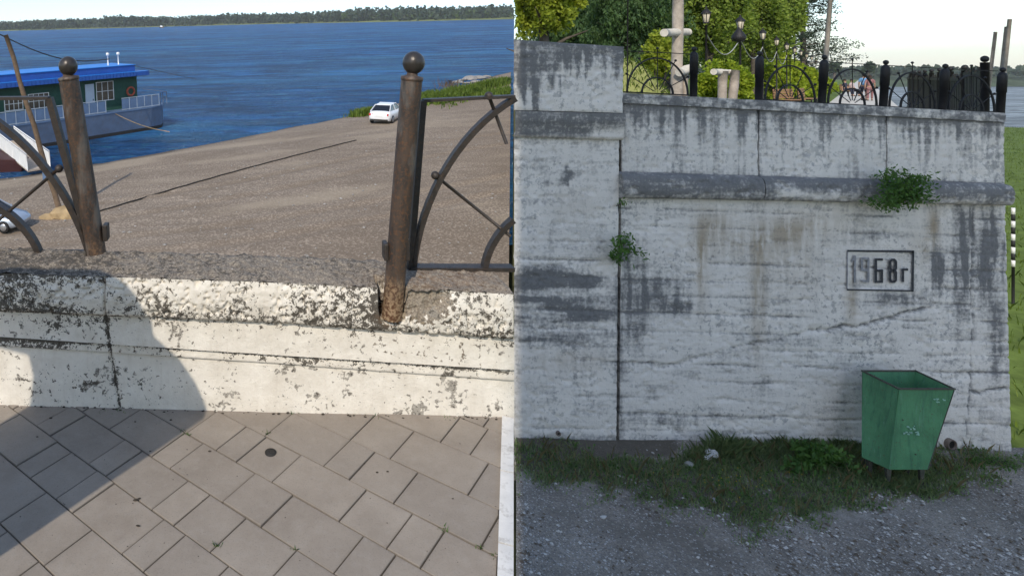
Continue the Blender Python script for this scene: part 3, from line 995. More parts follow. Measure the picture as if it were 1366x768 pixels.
# ---- river and its far bank
n = nS
def ray_lim(Y, z, back=0.0):
    return -(n.y * Y + n.z * z + back) / n.x
b = MB()
Ynear, Yfar = 24.0, 1560.0
b.add([(-60, Ynear, ZW), (ray_lim(Ynear, ZW, .06), Ynear, ZW), (ray_lim(Yfar, ZW, .06), Yfar, ZW), (-2600, Yfar, ZW)], [(0, 1, 2, 3)])
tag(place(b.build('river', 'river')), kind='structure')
# far bank: low shore line, meadow on the right, wooded rise
b = MB(); fx = np.linspace(-1500, 640, 80); rows = []
for k, (dy, dz) in enumerate(((0, -0.4), (25, 1.5), (260, 4), (420, 14), (700, 16))):
    row = []
    for x in fx:
        Y0 = np.interp(x, [-1500, -600, 0, 250, 640], [1250, 1330, 1300, 1010, 820])
        Y = Y0 + dy + 30 * float(vn(x / 90, k, 3))
        z = ZW + dz * (0.7 + 0.6 * float(vn(x / 160, 7, 5)))
        row.append((min(x * Y / Y0, ray_lim(Y, z, 1.0)), Y, z))
    rows.append(row)
far_bank = tag(place(grid_mesh(np.array(rows)).build('far_bank', 'meadow')), kind='structure')


def far_wood(name, x0, x1, back, hgt, count, mat, seed, lw):
    r = np.random.default_rng(seed); pts = []
    X = r.uniform(x0, x1, count)
    Y0 = np.interp(X, [-1500, -600, 0, 250, 640], [1250, 1330, 1300, 1010, 820])
    Y = Y0 + back[0] + r.random(count) * (back[1] - back[0])
    H = hgt * (0.55 + 0.6 * fbm(X / 120, Y / 300, 8, 3)) * (0.75 + 0.35 * r.random(count))
    allp = []
    for x, y, h in zip(X * Y / Y0, Y, H):
        k = 16
        t = r.random(k)
        rad = lw * (1 - t ** 1.6) * (0.35 + 0.65 * r.random(k))
        a = r.random(k) * 6.283
        allp.append(np.stack([x + rad * np.cos(a), y + rad * np.sin(a), ZW + 2 + h * (0.08 + 0.92 * t)], 1))
    Pq = np.concatenate(allp)
    Pq = Pq[Pq[:, 0] < -(n.y * Pq[:, 1] + n.z * Pq[:, 2] + 4.0) / n.x]
    return place(leaves(Pq, 5.2, r, 0.9, 0.0, name, mat, None, 'stuff'))


far_wood('far_forest', -1150, 420, (25, 420), 22, 3800, 'leaf_far', 3, 6.0)
far_wood('far_forest', 150, 520, (55, 300), 13, 800, 'leaf_far2', 5, 4.5)

# ---- yard in front of the great wall (world frame)
wall_foot = lambda x: np.interp(x, [690, 1350], [588, 609])
def yard_z(X, Y):
    return 0.12 - 0.028 * (X - 3.66) - 0.012 * (9 - Y) + 0.05 * (fbm(X * 1.3, Y * 1.3, 61, 4) - 0.5) + 0.07 * sst(8.4, 9.0, Y)
nx, ny = 300, 150
yy = np.linspace(0.4, 9.1, ny); 
sx = np.concatenate([np.linspace(0.4075, 1.32, 240), np.linspace(1.36, 3.2, 60)])
Xg = np.maximum(sx[None, :] * yy[:, None], (SEAM - PX) / F * yy[:, None] + 0.004); Yg = np.repeat(yy[:, None], len(sx), 1)
Zg = yard_z(Xg, Yg)
pxx = PX + Xg / Yg * F; pxy = HY + (CZ - Zg) / Yg * F
nz = fbm(pxx / 26, pxy / 12, 71, 4)
gtop = np.interp(pxx, [690, 760, 800, 900, 960, 1040, 1366], [590, 594, 612, 618, 592, 590, 607])
gbot = np.interp(pxx, [690, 760, 850, 900, 960, 1010, 1060, 1130, 1200, 1290, 1366], [642, 648, 660, 678, 695, 704, 694, 676, 660, 645, 624])
grass_w = sst(-8, 8, pxy - gtop + (nz - .5) * 26) * sst(16, -18, pxy - gbot + (nz - .5) * 60)
patch = sst(0.5, 0.66, nz) * blob(pxx, pxy, 1110, 690, 130, 22)
msk = np.zeros(Xg.shape + (3,))
msk[..., 0] = np.clip(0.65 * grass_w + 0.75 * sst(622, 600, pxy + (nz - .5) * 20) * sst(930, 890, pxx), 0, 1)
msk[..., 1] = 1.0 * sst(0.36, 0.55, nz) * blob(pxx, pxy, 1150, 684, 85, 16) + 0.5 * blob(pxx, pxy, 1080, 705, 110, 12)
YX, YY, YZ, YPX, YPY, YMASK = Xg, Yg, Zg, pxx, pxy, msk
yard = tag(grid_mesh(np.stack([Xg, Yg, Zg], -1)).build('yard', 'gravel', None, msk.reshape(-1, 3)), kind='structure')

# ---- promenade behind the wall
ZPR = 3.8
pdir = Vector((0.692, 0.722)).normalized()
sidex = lambda Y: 10.72 + (Y - 9.35) * pdir.x / pdir.y
pm = [((SEAM + 6 - PX) / F * 9.45, 9.45), (10.78, 9.45), (sidex(330) + 0.05, 330), ((SEAM + 10 - PX) / F * 330, 330)]
b = MB(); b.prism(pm, lambda x, y, t: Vector((x, y, t)), -1.4, ZPR)
tag(b.build('promenade', 'promenade'), kind='structure')
lawn = [((SEAM + 7 - PX) / F * 10.4, 10.4), (8.0, 10.4), (9.0 + .957 * 308, 320), ((SEAM + 12 - PX) / F * 320, 320)]
b = MB(); b.prism(lawn, lambda x, y, t: Vector((x, y, t)), ZPR - 0.2, ZPR + 0.006)
tag(b.build('lawn', 'lawn'), kind='structure')

# ---- grassy bank to the right of the wall and the bay beyond
Yb = np.linspace(9.2, 70, 60); Tb = np.linspace(0, 60, 50)
Xg = np.array([[sidex(y) + 0.25 + t * 0.55 for t in Tb] for y in Yb]); Yg = np.repeat(Yb[:, None], 50, 1)
Zg = -0.25 + 0.16 * (fbm(Xg / 3, Yg / 3, 77, 4) - 0.5) - 0.0 * Yg
bank_m = np.stack([Xg, Yg, Zg], -1)
tag(grid_mesh(bank_m).build('grass_bank', 'lawn'), kind='structure')
b = MB()
b.add([(70, 75, -4.6), (900, 75, -4.6), (1500, 640, -4.6), (330, 640, -4.6)], [(0, 1, 2, 3)])
tag(b.build('bay', 'bay'), kind='structure')
hx = np.linspace(300, 1750, 90); rows = []
for k, (dy, hh) in enumerate(((0, 0.02), (60, 0.45), (160, 1.0), (330, 0.8))):
    rows.append([(x, 640 + dy + 50 * float(vn(x / 150, k, 2)), -5 + hh * (10 + 13 * float(fbm(x / 130, 3, 4, 4)))) for x in hx])
tag(grid_mesh(np.array(rows)).build('far_hills', 'hill'), kind='structure')
r = np.random.default_rng(8)
Pq = []
for i in range(1500):
    x = r.uniform(420, 1500); y = 700 + r.random() * 160; h0 = -5 + (10 + 13 * float(fbm(x / 130, 3, 4, 4))) * 0.75
    k = 9; t = r.random(k)
    Pq.append(np.stack([x + r.normal(size=k) * 4.5, y + r.normal(size=k) * 3, h0 + t * 6.5], 1))
leaves(np.concatenate(Pq), 4.5, r, 0.9, 0, 'hill_forest', 'leaf_far', None, 'stuff')

# ---- great retaining wall
WB = Vector(((1000 - PX) * 9 / F, 9.0, 0.0))
wall = thing('retaining_wall', 'tall stained concrete embankment wall with mouldings and the cast year 1968', 'wall', WB)


def vW(x, y, D=9.0):
    return np.stack([(x - PX) * D / F, np.full_like(x, D), CZ - (y - HY) * D / F], -1)


def relief(name, quad, step, D, dispf, maskf, thick, parent=wall, mat='wall', rayleft=False, loc=WB):
    (x0, y0), (x1, y1), (x2, y2), (x3, y3) = quad       # TL TR BR BL
    w = max(abs(x1 - x0), abs(x2 - x3)); h = max(abs(y3 - y0), abs(y2 - y1))
    nu = max(2, int(w / step) + 1); nv = max(2, int(h / step) + 1)
    u, v = np.meshgrid(np.linspace(0, 1, nu), np.linspace(0, 1, nv))
    X = (x0 * (1 - u) + x1 * u) * (1 - v) + (x3 * (1 - u) + x2 * u) * v
    Y = (y0 * (1 - u) + y1 * u) * (1 - v) + (y3 * (1 - u) + y2 * u) * v
    Pm = vW(X, Y, D)
    Pm[..., 1] -= dispf(X, Y, u, v)
    mk = np.clip(maskf(X, Y, u, v), 0, 1.3)
    Pm = Pm - np.array(loc)
    b = grid_mesh(Pm)
    # skirts
    edges = [list(range(nu)), [i * nu + nu - 1 for i in range(nv)], [(nv - 1) * nu + i for i in range(nu)][::-1], [i * nu for i in range(nv)][::-1]]
    flat = Pm.reshape(-1, 3); mfl = mk.reshape(-1, 3); mall = [mfl]
    for ei, ed in enumerate(edges):
        o = len(b.v)
        bk = []
        for i in ed:
            p = flat[i] + np.array(loc)
            q = np.array([p[0], D + thick, p[2]])
            if rayleft:
                q[0] = max(q[0], (SEAM - PX) / F * (D + thick) + 0.015)
            bk.append(tuple(q - np.array(loc)))
        b.v += [b.v[i] for i in ed] + bk
        m = len(ed)
        b.f += [(o + i + 1, o + i, o + m + i, o + m + i + 1) for i in range(m - 1)]; b.sm += [False] * (m - 1)
        mm = mfl[ed]; mall += [mm, mm]
    return b.build(name, mat, parent, np.concatenate(mall))


def rise(y):
    return y


def board_lines(x, y, seed=0):
    """lift lines of the formwork: recessed grooves about every 20 px, uneven"""
    s = np.zeros_like(x); lines = [283, 306, 330, 353, 377, 398, 421, 445, 466, 488, 510, 534, 556, 578]
    sl = 0.018
    for k, l in enumerate(lines):
        yy = y - sl * (x - 1000) - (l + 0.012 * (x - 1000)) + 1.6 * (vn(x / 35, 3.3 * k, 7 + seed) - 0.5) * 2
        s += np.exp(-(yy / 1.3) ** 2) * sst(0.25, 0.5, vn(x / 60, k * 5.1, 12 + seed)) * (0.6 + 0.4 * (k % 3 == 0))
    return s


CRACK1 = [(1240, 410), (1222, 414), (1205, 418), (1190, 424), (1172, 428), (1150, 434), (1143, 438), (1130, 434), (1105, 440), (1082, 441)]
CRACK5 = [(1082, 441), (1058, 446), (1035, 455), (1008, 457), (980, 463), (945, 472)]
CRACK2 = [(1300, 270), (1298, 330), (1296, 400), (1299, 430), (1296, 470), (1297, 500), (1293, 540), (1290, 590)]
CRACK3 = [(1296, 522), (1308, 524), (1319, 520), (1345, 517)]
CRACK4 = [(866, 485), (880, 490), (900, 487), (925, 478), (942, 474)]
def crack(x, y, pts, w):
    d = np.full(x.shape, 1e9)
    for (ax, ay), (bx, by) in zip(pts[:-1], pts[1:]):
        t = np.clip(((x - ax) * (bx - ax) + (y - ay) * (by - ay)) / ((bx - ax) ** 2 + (by - ay) ** 2), 0, 1)
        d = np.minimum(d, np.hypot(x - ax - t * (bx - ax), y - ay - t * (by - ay)))
    d = d + 2.2 * (vn(x / 4, y / 4, 3) - 0.5)
    return np.exp(-(np.maximum(d, 0) / w) ** 2)


def main_disp(x, y, u, v):
    d = 0.008 * (fbm(x / 40, y / 14, 5, 4) - 0.5) + 0.007 * (fbm(x / 7, y / 5, 15, 3) - 0.5)
    d -= 0.020 * board_lines(x, y)
    d -= 0.035 * crack(x, y, CRACK1, 1.7) + 0.02 * crack(x, y, CRACK2, 1.3) + 0.03 * crack(x, y, CRACK3, 1.5) + 0.02 * crack(x, y, CRACK4, 2.2) + 0.012 * crack(x, y, CRACK5, 1.2)
    d -= 0.018 * sst(1.0, 0.8, np.maximum(np.abs((x - 1174.5) / 41), np.abs((y - 361.5) / 23.5)))
    d -= 0.012 * sst(0.64, 0.7, fbm(x / 11, y / 7, 44, 3))
    return d


def main_mask(x, y, u, v):
    R = np.zeros_like(x); G = np.zeros_like(x); B = np.zeros_like(x)
    st = fbm(x / 5.0, y / 55.0, 81, 4)
    st2 = fbm(x / 16.0, y / 90.0, 82, 3)
    hb = fbm(x / 70.0, y / 9.0, 83, 4)
    for cx, cy, rx, ry, a in ((903, 410, 20, 10, .75), (885, 388, 32, 22, .35), (850, 398, 14, 60, .45), (835, 360, 10, 60, .25), (1284, 312, 12, 48, .75), (1282, 400, 12, 40, .45), (1322, 320, 14, 60, .6),
                              (1250, 360, 10, 26, .7), (1310, 360, 10, 50, .5), (1195, 398, 40, 10, .45), (1160, 310, 40, 18, .2), (1330, 460, 14, 60, .3), (870, 560, 60, 10, .2), (1055, 455, 60, 10, .15)):
        R += 1.3 * a * blob(x, y, cx, cy, rx, ry)
    R *= 0.8 + 0.9 * sst(0.35, 0.65, st)
    R += 0.26 * sst(300, 268, y) * sst(0.4, 0.6, st2) + 0.5 * sst(0.55, 0.72, st) * sst(1230, 1290, x) * sst(430, 330, y)
    R += 0.75 * crack(x, y, CRACK1, 2.0) + 0.5 * crack(x, y, CRACK2, 1.3) + 0.75 * crack(x, y, CRACK3, 1.6) + 0.35 * crack(x, y, CRACK4, 3) + 0.4 * crack(x, y, CRACK5, 1.2) * sst(.4, .55, vn(x / 12, y / 12, 5))
    R += 0.55 * board_lines(x, y)
    R += .22 * sst(.52, .68, fbm(x / 24, y / 10, 85, 4)) * sst(300, 340, y)
    R += 0.10 * sst(0.5, 0.7, hb)
    G += 0.15 + 0.45 * sst(0.40, 0.60, hb) + .25 * sst(.45, .65, st2) + 0.55 * blob(x, y, 900, 440, 34, 36) + 0.28 * blob(x, y, 1090, 470, 170, 40) + 0.22 * blob(x, y, 1160, 420, 130, 30) + 0.25 * blob(x, y, 980, 520, 100, 40)
    G += 0.4 * blob(x, y, 1190, 440, 110, 26) + .35 * blob(x, y, 1060, 500, 90, 16) + .3 * blob(x, y, 900, 540, 90, 20) + .35 * blob(x, y, 860, 430, 30, 60) + 0.35 * blob(x, y, 1100, 380, 60, 30) + 0.3 * sst(1290, 1340, x) - 0.25 * blob(x, y, 930, 300, 60, 25) - 0.2 * blob(x, y, 870, 345, 40, 25) - 0.2 * sst(560, 600, y) * sst(1000, 850, x)
    for cx, cy, rx, ry, a in ((935, 350, 9, 55, .8), (1012, 395, 10, 75, .8), (955, 300, 26, 18, .7), (1045, 310, 40, 20, .6), (1246, 300, 8, 30, .9), (1136, 400, 7, 30, .8), (985, 330, 60, 20, .45), (1100, 300, 60, 20, .4), (1230, 335, 20, 30, .4), (1060, 360, 40, 40, .35)):
        B += a * blob(x, y, cx, cy, rx, ry)
    G -= 0.6 * blob(x, y, 933, 362, 5, 22) + 0.4 * blob(x, y, 970, 373, 10, 6)
    R -= 0.6 * blob(x, y, 933, 362, 5, 22) + 0.4 * blob(x, y, 1010, 383, 3, 16)
    R += 0.45 * sst(596, 610, y) + 0.5 * np.exp(-np.abs(x - 828) / 5) * sst(.3, .6, vn(x / 5, y / 20, 9))
    G += 0.5 * sst(0.50, 0.62, fbm(x / 14, y / 8, 44, 3))
    return np.stack([R, G, np.clip(B, 0, 1)], -1)


relief('wall_face', [(829, 262), (1341, 268), (1350, 640), (826, 640)], 2.3, 9.0, main_disp, main_mask, 0.9)


def low_disp(x, y, u, v):
    return 0.008 * (fbm(x / 40, y / 14, 25, 4) - 0.5) + 0.007 * (fbm(x / 7, y / 5, 35, 3) - 0.5) - 0.018 * board_lines(x, y, 4) * sst(290, 330, y) - 0.012 * sst(0.62, 0.68, fbm(x / 11, y / 7, 46, 3))


def low_mask(x, y, u, v):
    hb = fbm(x / 60.0, y / 9.0, 93, 4); st = fbm(x / 6.0, y / 40.0, 91, 4); sp = fbm(x / 13.0, y / 11.0, 97, 4)
    R = 0.62 * blob(x, y, 722, 372, 36, 14) + .5 * blob(x, y, 780, 376, 20, 12) + 0.62 * blob(x, y, 760, 412, 55, 12) + .3 * blob(x, y, 700, 395, 30, 10) + 0.55 * blob(x, y, 755, 452, 50, 9) + .25 * blob(x, y, 740, 430, 90, 14)
    R *= 1.1 + 1.0 * sst(.35, .65, hb)
    R += 0.55 * blob(x, y, 757, 235, 9, 22) * sst(.4, .6, sp) * 1.6 + .35 * blob(x, y, 710, 222, 20, 12) + .16 * sst(205, 188, y)
    R += .14 * sst(.45, .65, sp) + .2 * sst(.5, .68, hb) * sst(320, 350, y)
    R += .5 * board_lines(x, y, 4) * sst(290, 330, y) + .5 * np.exp(-np.abs(x - 824) / 3) * sst(330, 360, y) + .5 * sst(575, 590, y) * .8
    G = 0.15 + 0.28 * sst(.45, .62, hb) + .4 * sst(.55, .68, sp) + .3 * blob(x, y, 745, 215, 40, 14) + .25 * blob(x, y, 740, 485, 70, 22)
    B = 0.3 * blob(x, y, 765, 275, 30, 20) + .35 * blob(x, y, 760, 480, 60, 14)
    return np.stack([R, G, B], -1)


relief('wall_face', [(SEAM, 180), (826, 184), (822, 640), (SEAM, 640)], 2.3, 8.97, low_disp, low_mask, 0.9, rayleft=True)


def up_disp(x, y, u, v):
    return 0.012 * (fbm(x / 14, y / 30, 55, 4) - 0.5) - 0.012 * sst(0.6, 0.68, fbm(x / 8, y / 6, 57, 3)) - 0.012 * sst(0.03, 0.0, np.minimum(np.minimum(u, 1 - u), np.minimum(v, 1 - v)))


def up_mask(seed):
    def f(x, y, u, v):
        st = fbm(x / 4.2, y / 70.0, 101 + seed, 4); st2 = fbm(x / 13.0, y / 120.0, 103 + seed, 3); sp = fbm(x / 11, y / 9, 111 + seed, 4)
        drip = sst(0.9, 0.0, v / (0.22 + 1.3 * np.clip(st - 0.25, 0, 1)))
        R = 0.58 * drip * (0.5 + st2) + 0.30 * sst(.45, .7, st) + 0.10 * sst(.4, .7, st2) + 0.3 * sst(0.12, 0.0, v) + .3 * sst(.93, 1, v)
        G = 0.34 + 0.5 * sst(.42, .65, st2) + .2 * sst(.5, .7, sp) + .15 * sst(1000, 830, x)
        return np.stack([R, G, 0.05 * sp], -1)
    return f


def ytop(x): return np.interp(x, [830, 1342], [136, 162])
def ybot(x): return np.interp(x, [830, 1342], [231, 246])
for k, (xa, xb) in enumerate(((830, 1012.2), (1014.2, 1183.2), (1185.2, 1341))):
    relief('parapet_panel', [(xa, ytop(xa)), (xb, ytop(xb)), (xb, ybot(xb)), (xa, ybot(xa))], 2.2, 9.02, up_disp, up_mask(k), 0.5)


def cop_mask(x, y, u, v):
    sp = fbm(x / 10, y / 4, 121, 4)
    return np.stack([0.70 + .5 * (sp - .5) * 2 - .3 * sst(.6, .7, vn(x / 9, y / 9, 6)), 0.5 + 0 * x, 0 * x], -1)
def cop_disp(x, y, u, v):
    return 0.018 * (fbm(x / 5, y / 4, 125, 4) - 0.5) - 0.02 * np.abs(v - .5) ** 2
relief('wall_coping', [(830, 124), (1341.5, 151), (1341.5, 163), (830, 137.5)], 2.2, 8.985, cop_disp, cop_mask, 0.75)


def mould_disp(x, y, u, v):
    return 0.15 * np.sqrt(np.clip(1 - (2 * v - 1) ** 2, 0.0, 1)) ** 0.6 + 0.010 * (fbm(x / 12, y / 6, 131, 4) - 0.5) - 0.02 * sst(.6, .68, fbm(x / 12, y / 7, 133, 3))
def mould_mask(x, y, u, v):
    sp = fbm(x / 14, y / 8, 137, 4)
    R = 0.86 + 0.55 * (sp - .5) - .28 * sst(.55, .95, v) - .85 * blob(x, y, 1046, 254, 20, 7) - .55 * blob(x, y, 1090, 260, 40, 6) - .3 * blob(x, y, 1230, 262, 60, 6) - .4 * blob(x, y, 836, 252, 6, 8)
    G = .45 + .2 * sp
    return np.stack([R, G, .35 * sst(.7, 1, v) * sst(.4, .6, sp)], -1)
def mt(x): return np.interp(x, [830, 1350], [229, 245])
def mbm(x): return np.interp(x, [830, 1350], [264, 274])
for xa, xb in ((824, 1009.5), (1011, 1338)):
    relief('moulding', [(xa, mt(xa)), (xb, mt(xb)), (xb, mbm(xb)), (xa, mbm(xa))], 2.0, 9.0, mould_disp, mould_mask, 0.3)


def lu_mask(x, y, u, v):
    st = fbm(x / 5.5, y / 60.0, 141, 4); sp = fbm(x / 16, y / 14, 143, 4)
    lim = 0.22 + 0.9 * sst(785, 700, x) * 0.5 + 1.1 * (st - .42)
    R = 0.72 * sst(.18, -.12, v - lim) + .3 * (sp - .5) + .25 * sst(.5, .65, st) * sst(790, 740, x) + .3 * sst(.04, 0, v)
    G = .25 + .35 * sp
    return np.stack([R, G, 0 * x], -1)
relief('upper_block', [(SEAM, 53), (833, 62.5), (831, 151), (SEAM, 147)], 2.2, 8.86, up_disp, lu_mask, 0.95, rayleft=True)
def lm_mask(x, y, u, v):
    sp = fbm(x / 22, y / 6, 151, 4)
    R = 0.76 + .4 * (sp - .5) - .75 * sst(775, 800, x) * sst(.25, .8, v + .3 * (sp - .5)) - .35 * sst(.86, .95, v)
    return np.stack([R, .4 + 0 * x, .5 * sst(.84, .95, v)], -1)
def lm_disp(x, y, u, v):
    return 0.05 * sst(.85, .2, v) + .02 * sst(1, .92, v) + 0.012 * (fbm(x / 14, y / 6, 155, 4) - .5)
relief('block_moulding', [(SEAM, 147.5), (831, 151.5), (831, 187), (SEAM, 182.5)], 2.0, 8.93, lm_disp, lm_mask, 0.3, rayleft=True)
# dark joint between the two blocks
b = MB(); p0 = wpt(822, 184, 9.06); p1 = wpt(830, 640, 9.06)
b.box((p0.x - WB.x, 0.06, p1.z), (p1.x - WB.x, 0.5, p0.z)); b.build('joint_fill', 'joint', wall)
# body of the wall behind the facing
b = MB()
xa, xb = (SEAM + 8 - PX) / F * 9.3, (1338 - PX) / F * 9.05
b.hexa([(xa - WB.x, .3, -1.2), (xb - WB.x, .3, -1.2), (xb - WB.x, .46, -1.2), (xa + .1 - WB.x, .46, -1.2), (xa - WB.x, .3, 4.85), (xb - WB.x, .3, 4.72), (xb - WB.x, .46, 4.72), (xa + .1 - WB.x, .46, 4.85)])
b.build('wall_core', 'stone', wall)

# ---- unseen block behind the viewer, added to shade the yard and the great wall
shade_block = thing('shade_block', 'unseen pale block behind the viewer, added to shade the yard and wall', 'shade_block', (0.0, -12.0, 0))
hl = (TR.x / TR.y)
y0h, y1h = -9.0, -16.0
xl0 = hl * y0h + 0.05
b = MB()
HT = 20.8
hp = [(xl0, y0h), (4.0, y0h), (4.0 + hl * (y1h - y0h), y1h), (hl * y1h + 0.05, y1h)]
b.prism([(x, y + 12.0) for x, y in hp], lambda x, y, t: Vector((x, y, t)), -1.0, HT - 0.3)
b.build('wall', 'brick', shade_block)
b = MB(); b.prism([(x, y + 12.0) for x, y in hp], lambda x, y, t: Vector((x, y, t)), HT - 0.298, HT)
b.build('roof', 'stone', shade_block)
for i in range(3):
    for j in range(6):
        x = -2.2 + i * 2.4; z = 1.6 + j * 3.2
        fr = MB().box((x - .65, 2.98, z - .85), (x + .65, 3.03, z + .85)).build('window', 'white', shade_block)
        MB().box((x - .55, 3.032, z - .75), (x + .55, 3.045, z + .75)).build('pane', 'car_glass', fr)

# ---- added unseen slab, outlined to cast the shadow on paving and parapet
def Lback(p, Y):
    t = (p.y - Y) / SUN_L.y
    return p - SUN_L * t
def on_face(x, y, off=-.03):
    return Ld(x, y, Db(x) + off)
SY = 1.15
edgeR = [Lz(13, 722, ZP), Lz(150, 630, ZP), Lz(273, 549, ZP), on_face(262, 520), on_face(240, 488), on_face(212, 462), on_face(199, 440), on_face(196, 415), on_face(180, 396), on_face(150, 378), on_face(128, 366)]
edgeL = [Lz(14, 562, ZP), Lz(48, 541, ZP), on_face(44, 510), on_face(37, 480), on_face(29, 458), on_face(-12, 448), on_face(-25, 440), on_face(-30, 400), on_face(10, 366)]
pR = [Lback(p, SY) for p in edgeR]; pL = [Lback(p, SY) for p in edgeL]
def ext(a, b_):
    t = (a.z - (ZP - .02)) / (b_.z - a.z) if abs(b_.z - a.z) > 1e-6 else 0
    return a - (b_ - a) * t
e0 = ext(pR[0], pR[1]); e1 = ext(pL[0], pL[1])
outl = [e0] + pR + pL[::-1] + [e1]
outl = [(p.x, p.z) for p in outl]
b = MB()
b.prism(outl, lambda x, z, t: Vector((x, t, z)), SY - .05, SY + .05)
place(tag(b.build('shadow_slab', 'stone'), 'unseen irregular slab beside the viewer, shaped to cast the shadow on paving and parapet', 'stone'))

# ================================================================== THINGS ON AND BY THE WALL
# ---- cast date plate
def wl(x, y, D):                # point relative to the wall root
    return wpt(x, y, D) - WB
plq = MB()
PQ = [(1130.5, 334.5), (1219, 335.5), (1218, 388), (1130, 386)]
def plate_bar(b, a, c, w, d0=8.985, d1=9.03):
    ax, ay = a; cx, cy = c
    L = math.hypot(cx - ax, cy - ay); nx_, ny_ = -(cy - ay) / L * w / 2, (cx - ax) / L * w / 2
    q = [(ax - nx_, ay - ny_), (cx - nx_, cy - ny_), (cx + nx_, cy + ny_), (ax + nx_, ay + ny_)]
    b.hexa([wl(x, y, d1) for x, y in q] + [wl(x, y, d0) for x, y in q])
for nm, a, c, w, m in (('frame_bar', PQ[0], PQ[1], 2.6, 'digit_dark'), ('frame_bar', (1218.3, 334.2), (1217.6, 389.2), 2.8, 'digit_dark'), ('frame_bar', (1216.2, 387.8), (1130, 386.3), 2.0, 'digit_dark'), ('frame_bar', (1130.2, 385.2), (1130.6, 336), 1.3, 'digit_worn')):
    b = MB(); plate_bar(b, a, c, w); b.build(nm, m, wall)
G = {'1': [[(1140.5, 377), (1140.5, 341)], [(1140.5, 342), (1135.5, 349)]],
     '9': [[(1158.5, 375.5), (1158.5, 345)], [(1159.8, 345), (1149, 345)], [(1150, 345), (1150, 360.5)], [(1149, 360), (1158.5, 360)], [(1159.8, 375), (1149.5, 375)]],
     '6': [[(1168.6, 345.5), (1168.6, 376.5)], [(1167.2, 346), (1177.8, 346)], [(1167.2, 375.8), (1178, 375.8)], [(1176.6, 376), (1176.6, 360)], [(1178, 360.8), (1170, 360.8)]],
     '8': [[(1187.6, 349), (1187.6, 358)], [(1195.4, 349), (1195.4, 358)], [(1187.6, 363), (1187.6, 373)], [(1195.4, 363), (1195.4, 373)], [(1189, 346.4), (1194, 346.4)], [(1189, 360.4), (1194, 360.4)], [(1189, 375.8), (1194, 375.8)],
           [(1187.2, 349.6), (1189.4, 346.6)], [(1195.8, 349.6), (1193.6, 346.6)], [(1187.2, 372.6), (1189.4, 375.6)], [(1195.8, 372.6), (1193.6, 375.6)], [(1187.2, 357.5), (1189.6, 360.4)], [(1195.8, 357.5), (1193.4, 360.4)], [(1187.2, 363.5), (1189.6, 360.4)], [(1195.8, 363.5), (1193.4, 360.4)]],
     'г': [[(1204.8, 359), (1204.8, 376)], [(1203.4, 359.4), (1211.5, 359.4)]]}
for ch, segs in G.items():
    b = MB()
    for k, (a, c) in enumerate(segs):
        plate_bar(b, a, c, 3.0 if ch != 'г' else 2.7, 8.992 - 0.0011 * k)
    o = b.build('digit' if ch != 'г' else 'letter', 'digit_worn' if ch in '19' else 'digit_dark', wall)
    o['label'] = {'1': 'faded grey figure 1', '9': 'faded grey figure 9', '6': 'dark figure 6', '8': 'dark figure 8', 'г': 'small dark letter г'}[ch]

# ---- drain pipe stub at the foot
p = wpt(1269, 592.5, 8.96); q = Matrix.Rotation(math.radians(90), 3, 'X')
pipe = thing('drain_pipe', 'short clay drain pipe stub poking from the wall foot right of the bin', 'pipe', p)
MB().lathe([(.052, -.2), (.052, .02), (.066, .02), (.066, -.2)], (0, 0, 0), 18, Matrix(((1, 0, 0), (0, 0, -1), (0, 1.15, 0)))).build('pipe_rim', 'clay_pipe', pipe)
MB().lathe([(.001, -.005), (.053, -.005)], (0, 0, 0), 18, Matrix(((1, 0, 0), (0, 0, -1), (0, 1.15, 0)))).build('pipe_hole', 'dark_hole', pipe)
p = wpt(745, 578, 8.955)
hole = thing('drain_hole', 'small rusty drain hole low in the wall at far left', 'pipe', p)
MB().lathe([(.02, -.1), (.02, .012), (.034, .012), (.034, -.1)], (0, 0, 0), 12, Matrix(((1, 0, 0), (0, 0, -1), (0, 1, 0)))).build('pipe_rim', 'clay_pipe', hole)
MB().lathe([(.001, .0), (.021, .0)], (0, 0, 0), 12, Matrix(((1, 0, 0), (0, 0, -1), (0, 1, 0)))).build('pipe_hole', 'dark_hole', hole)

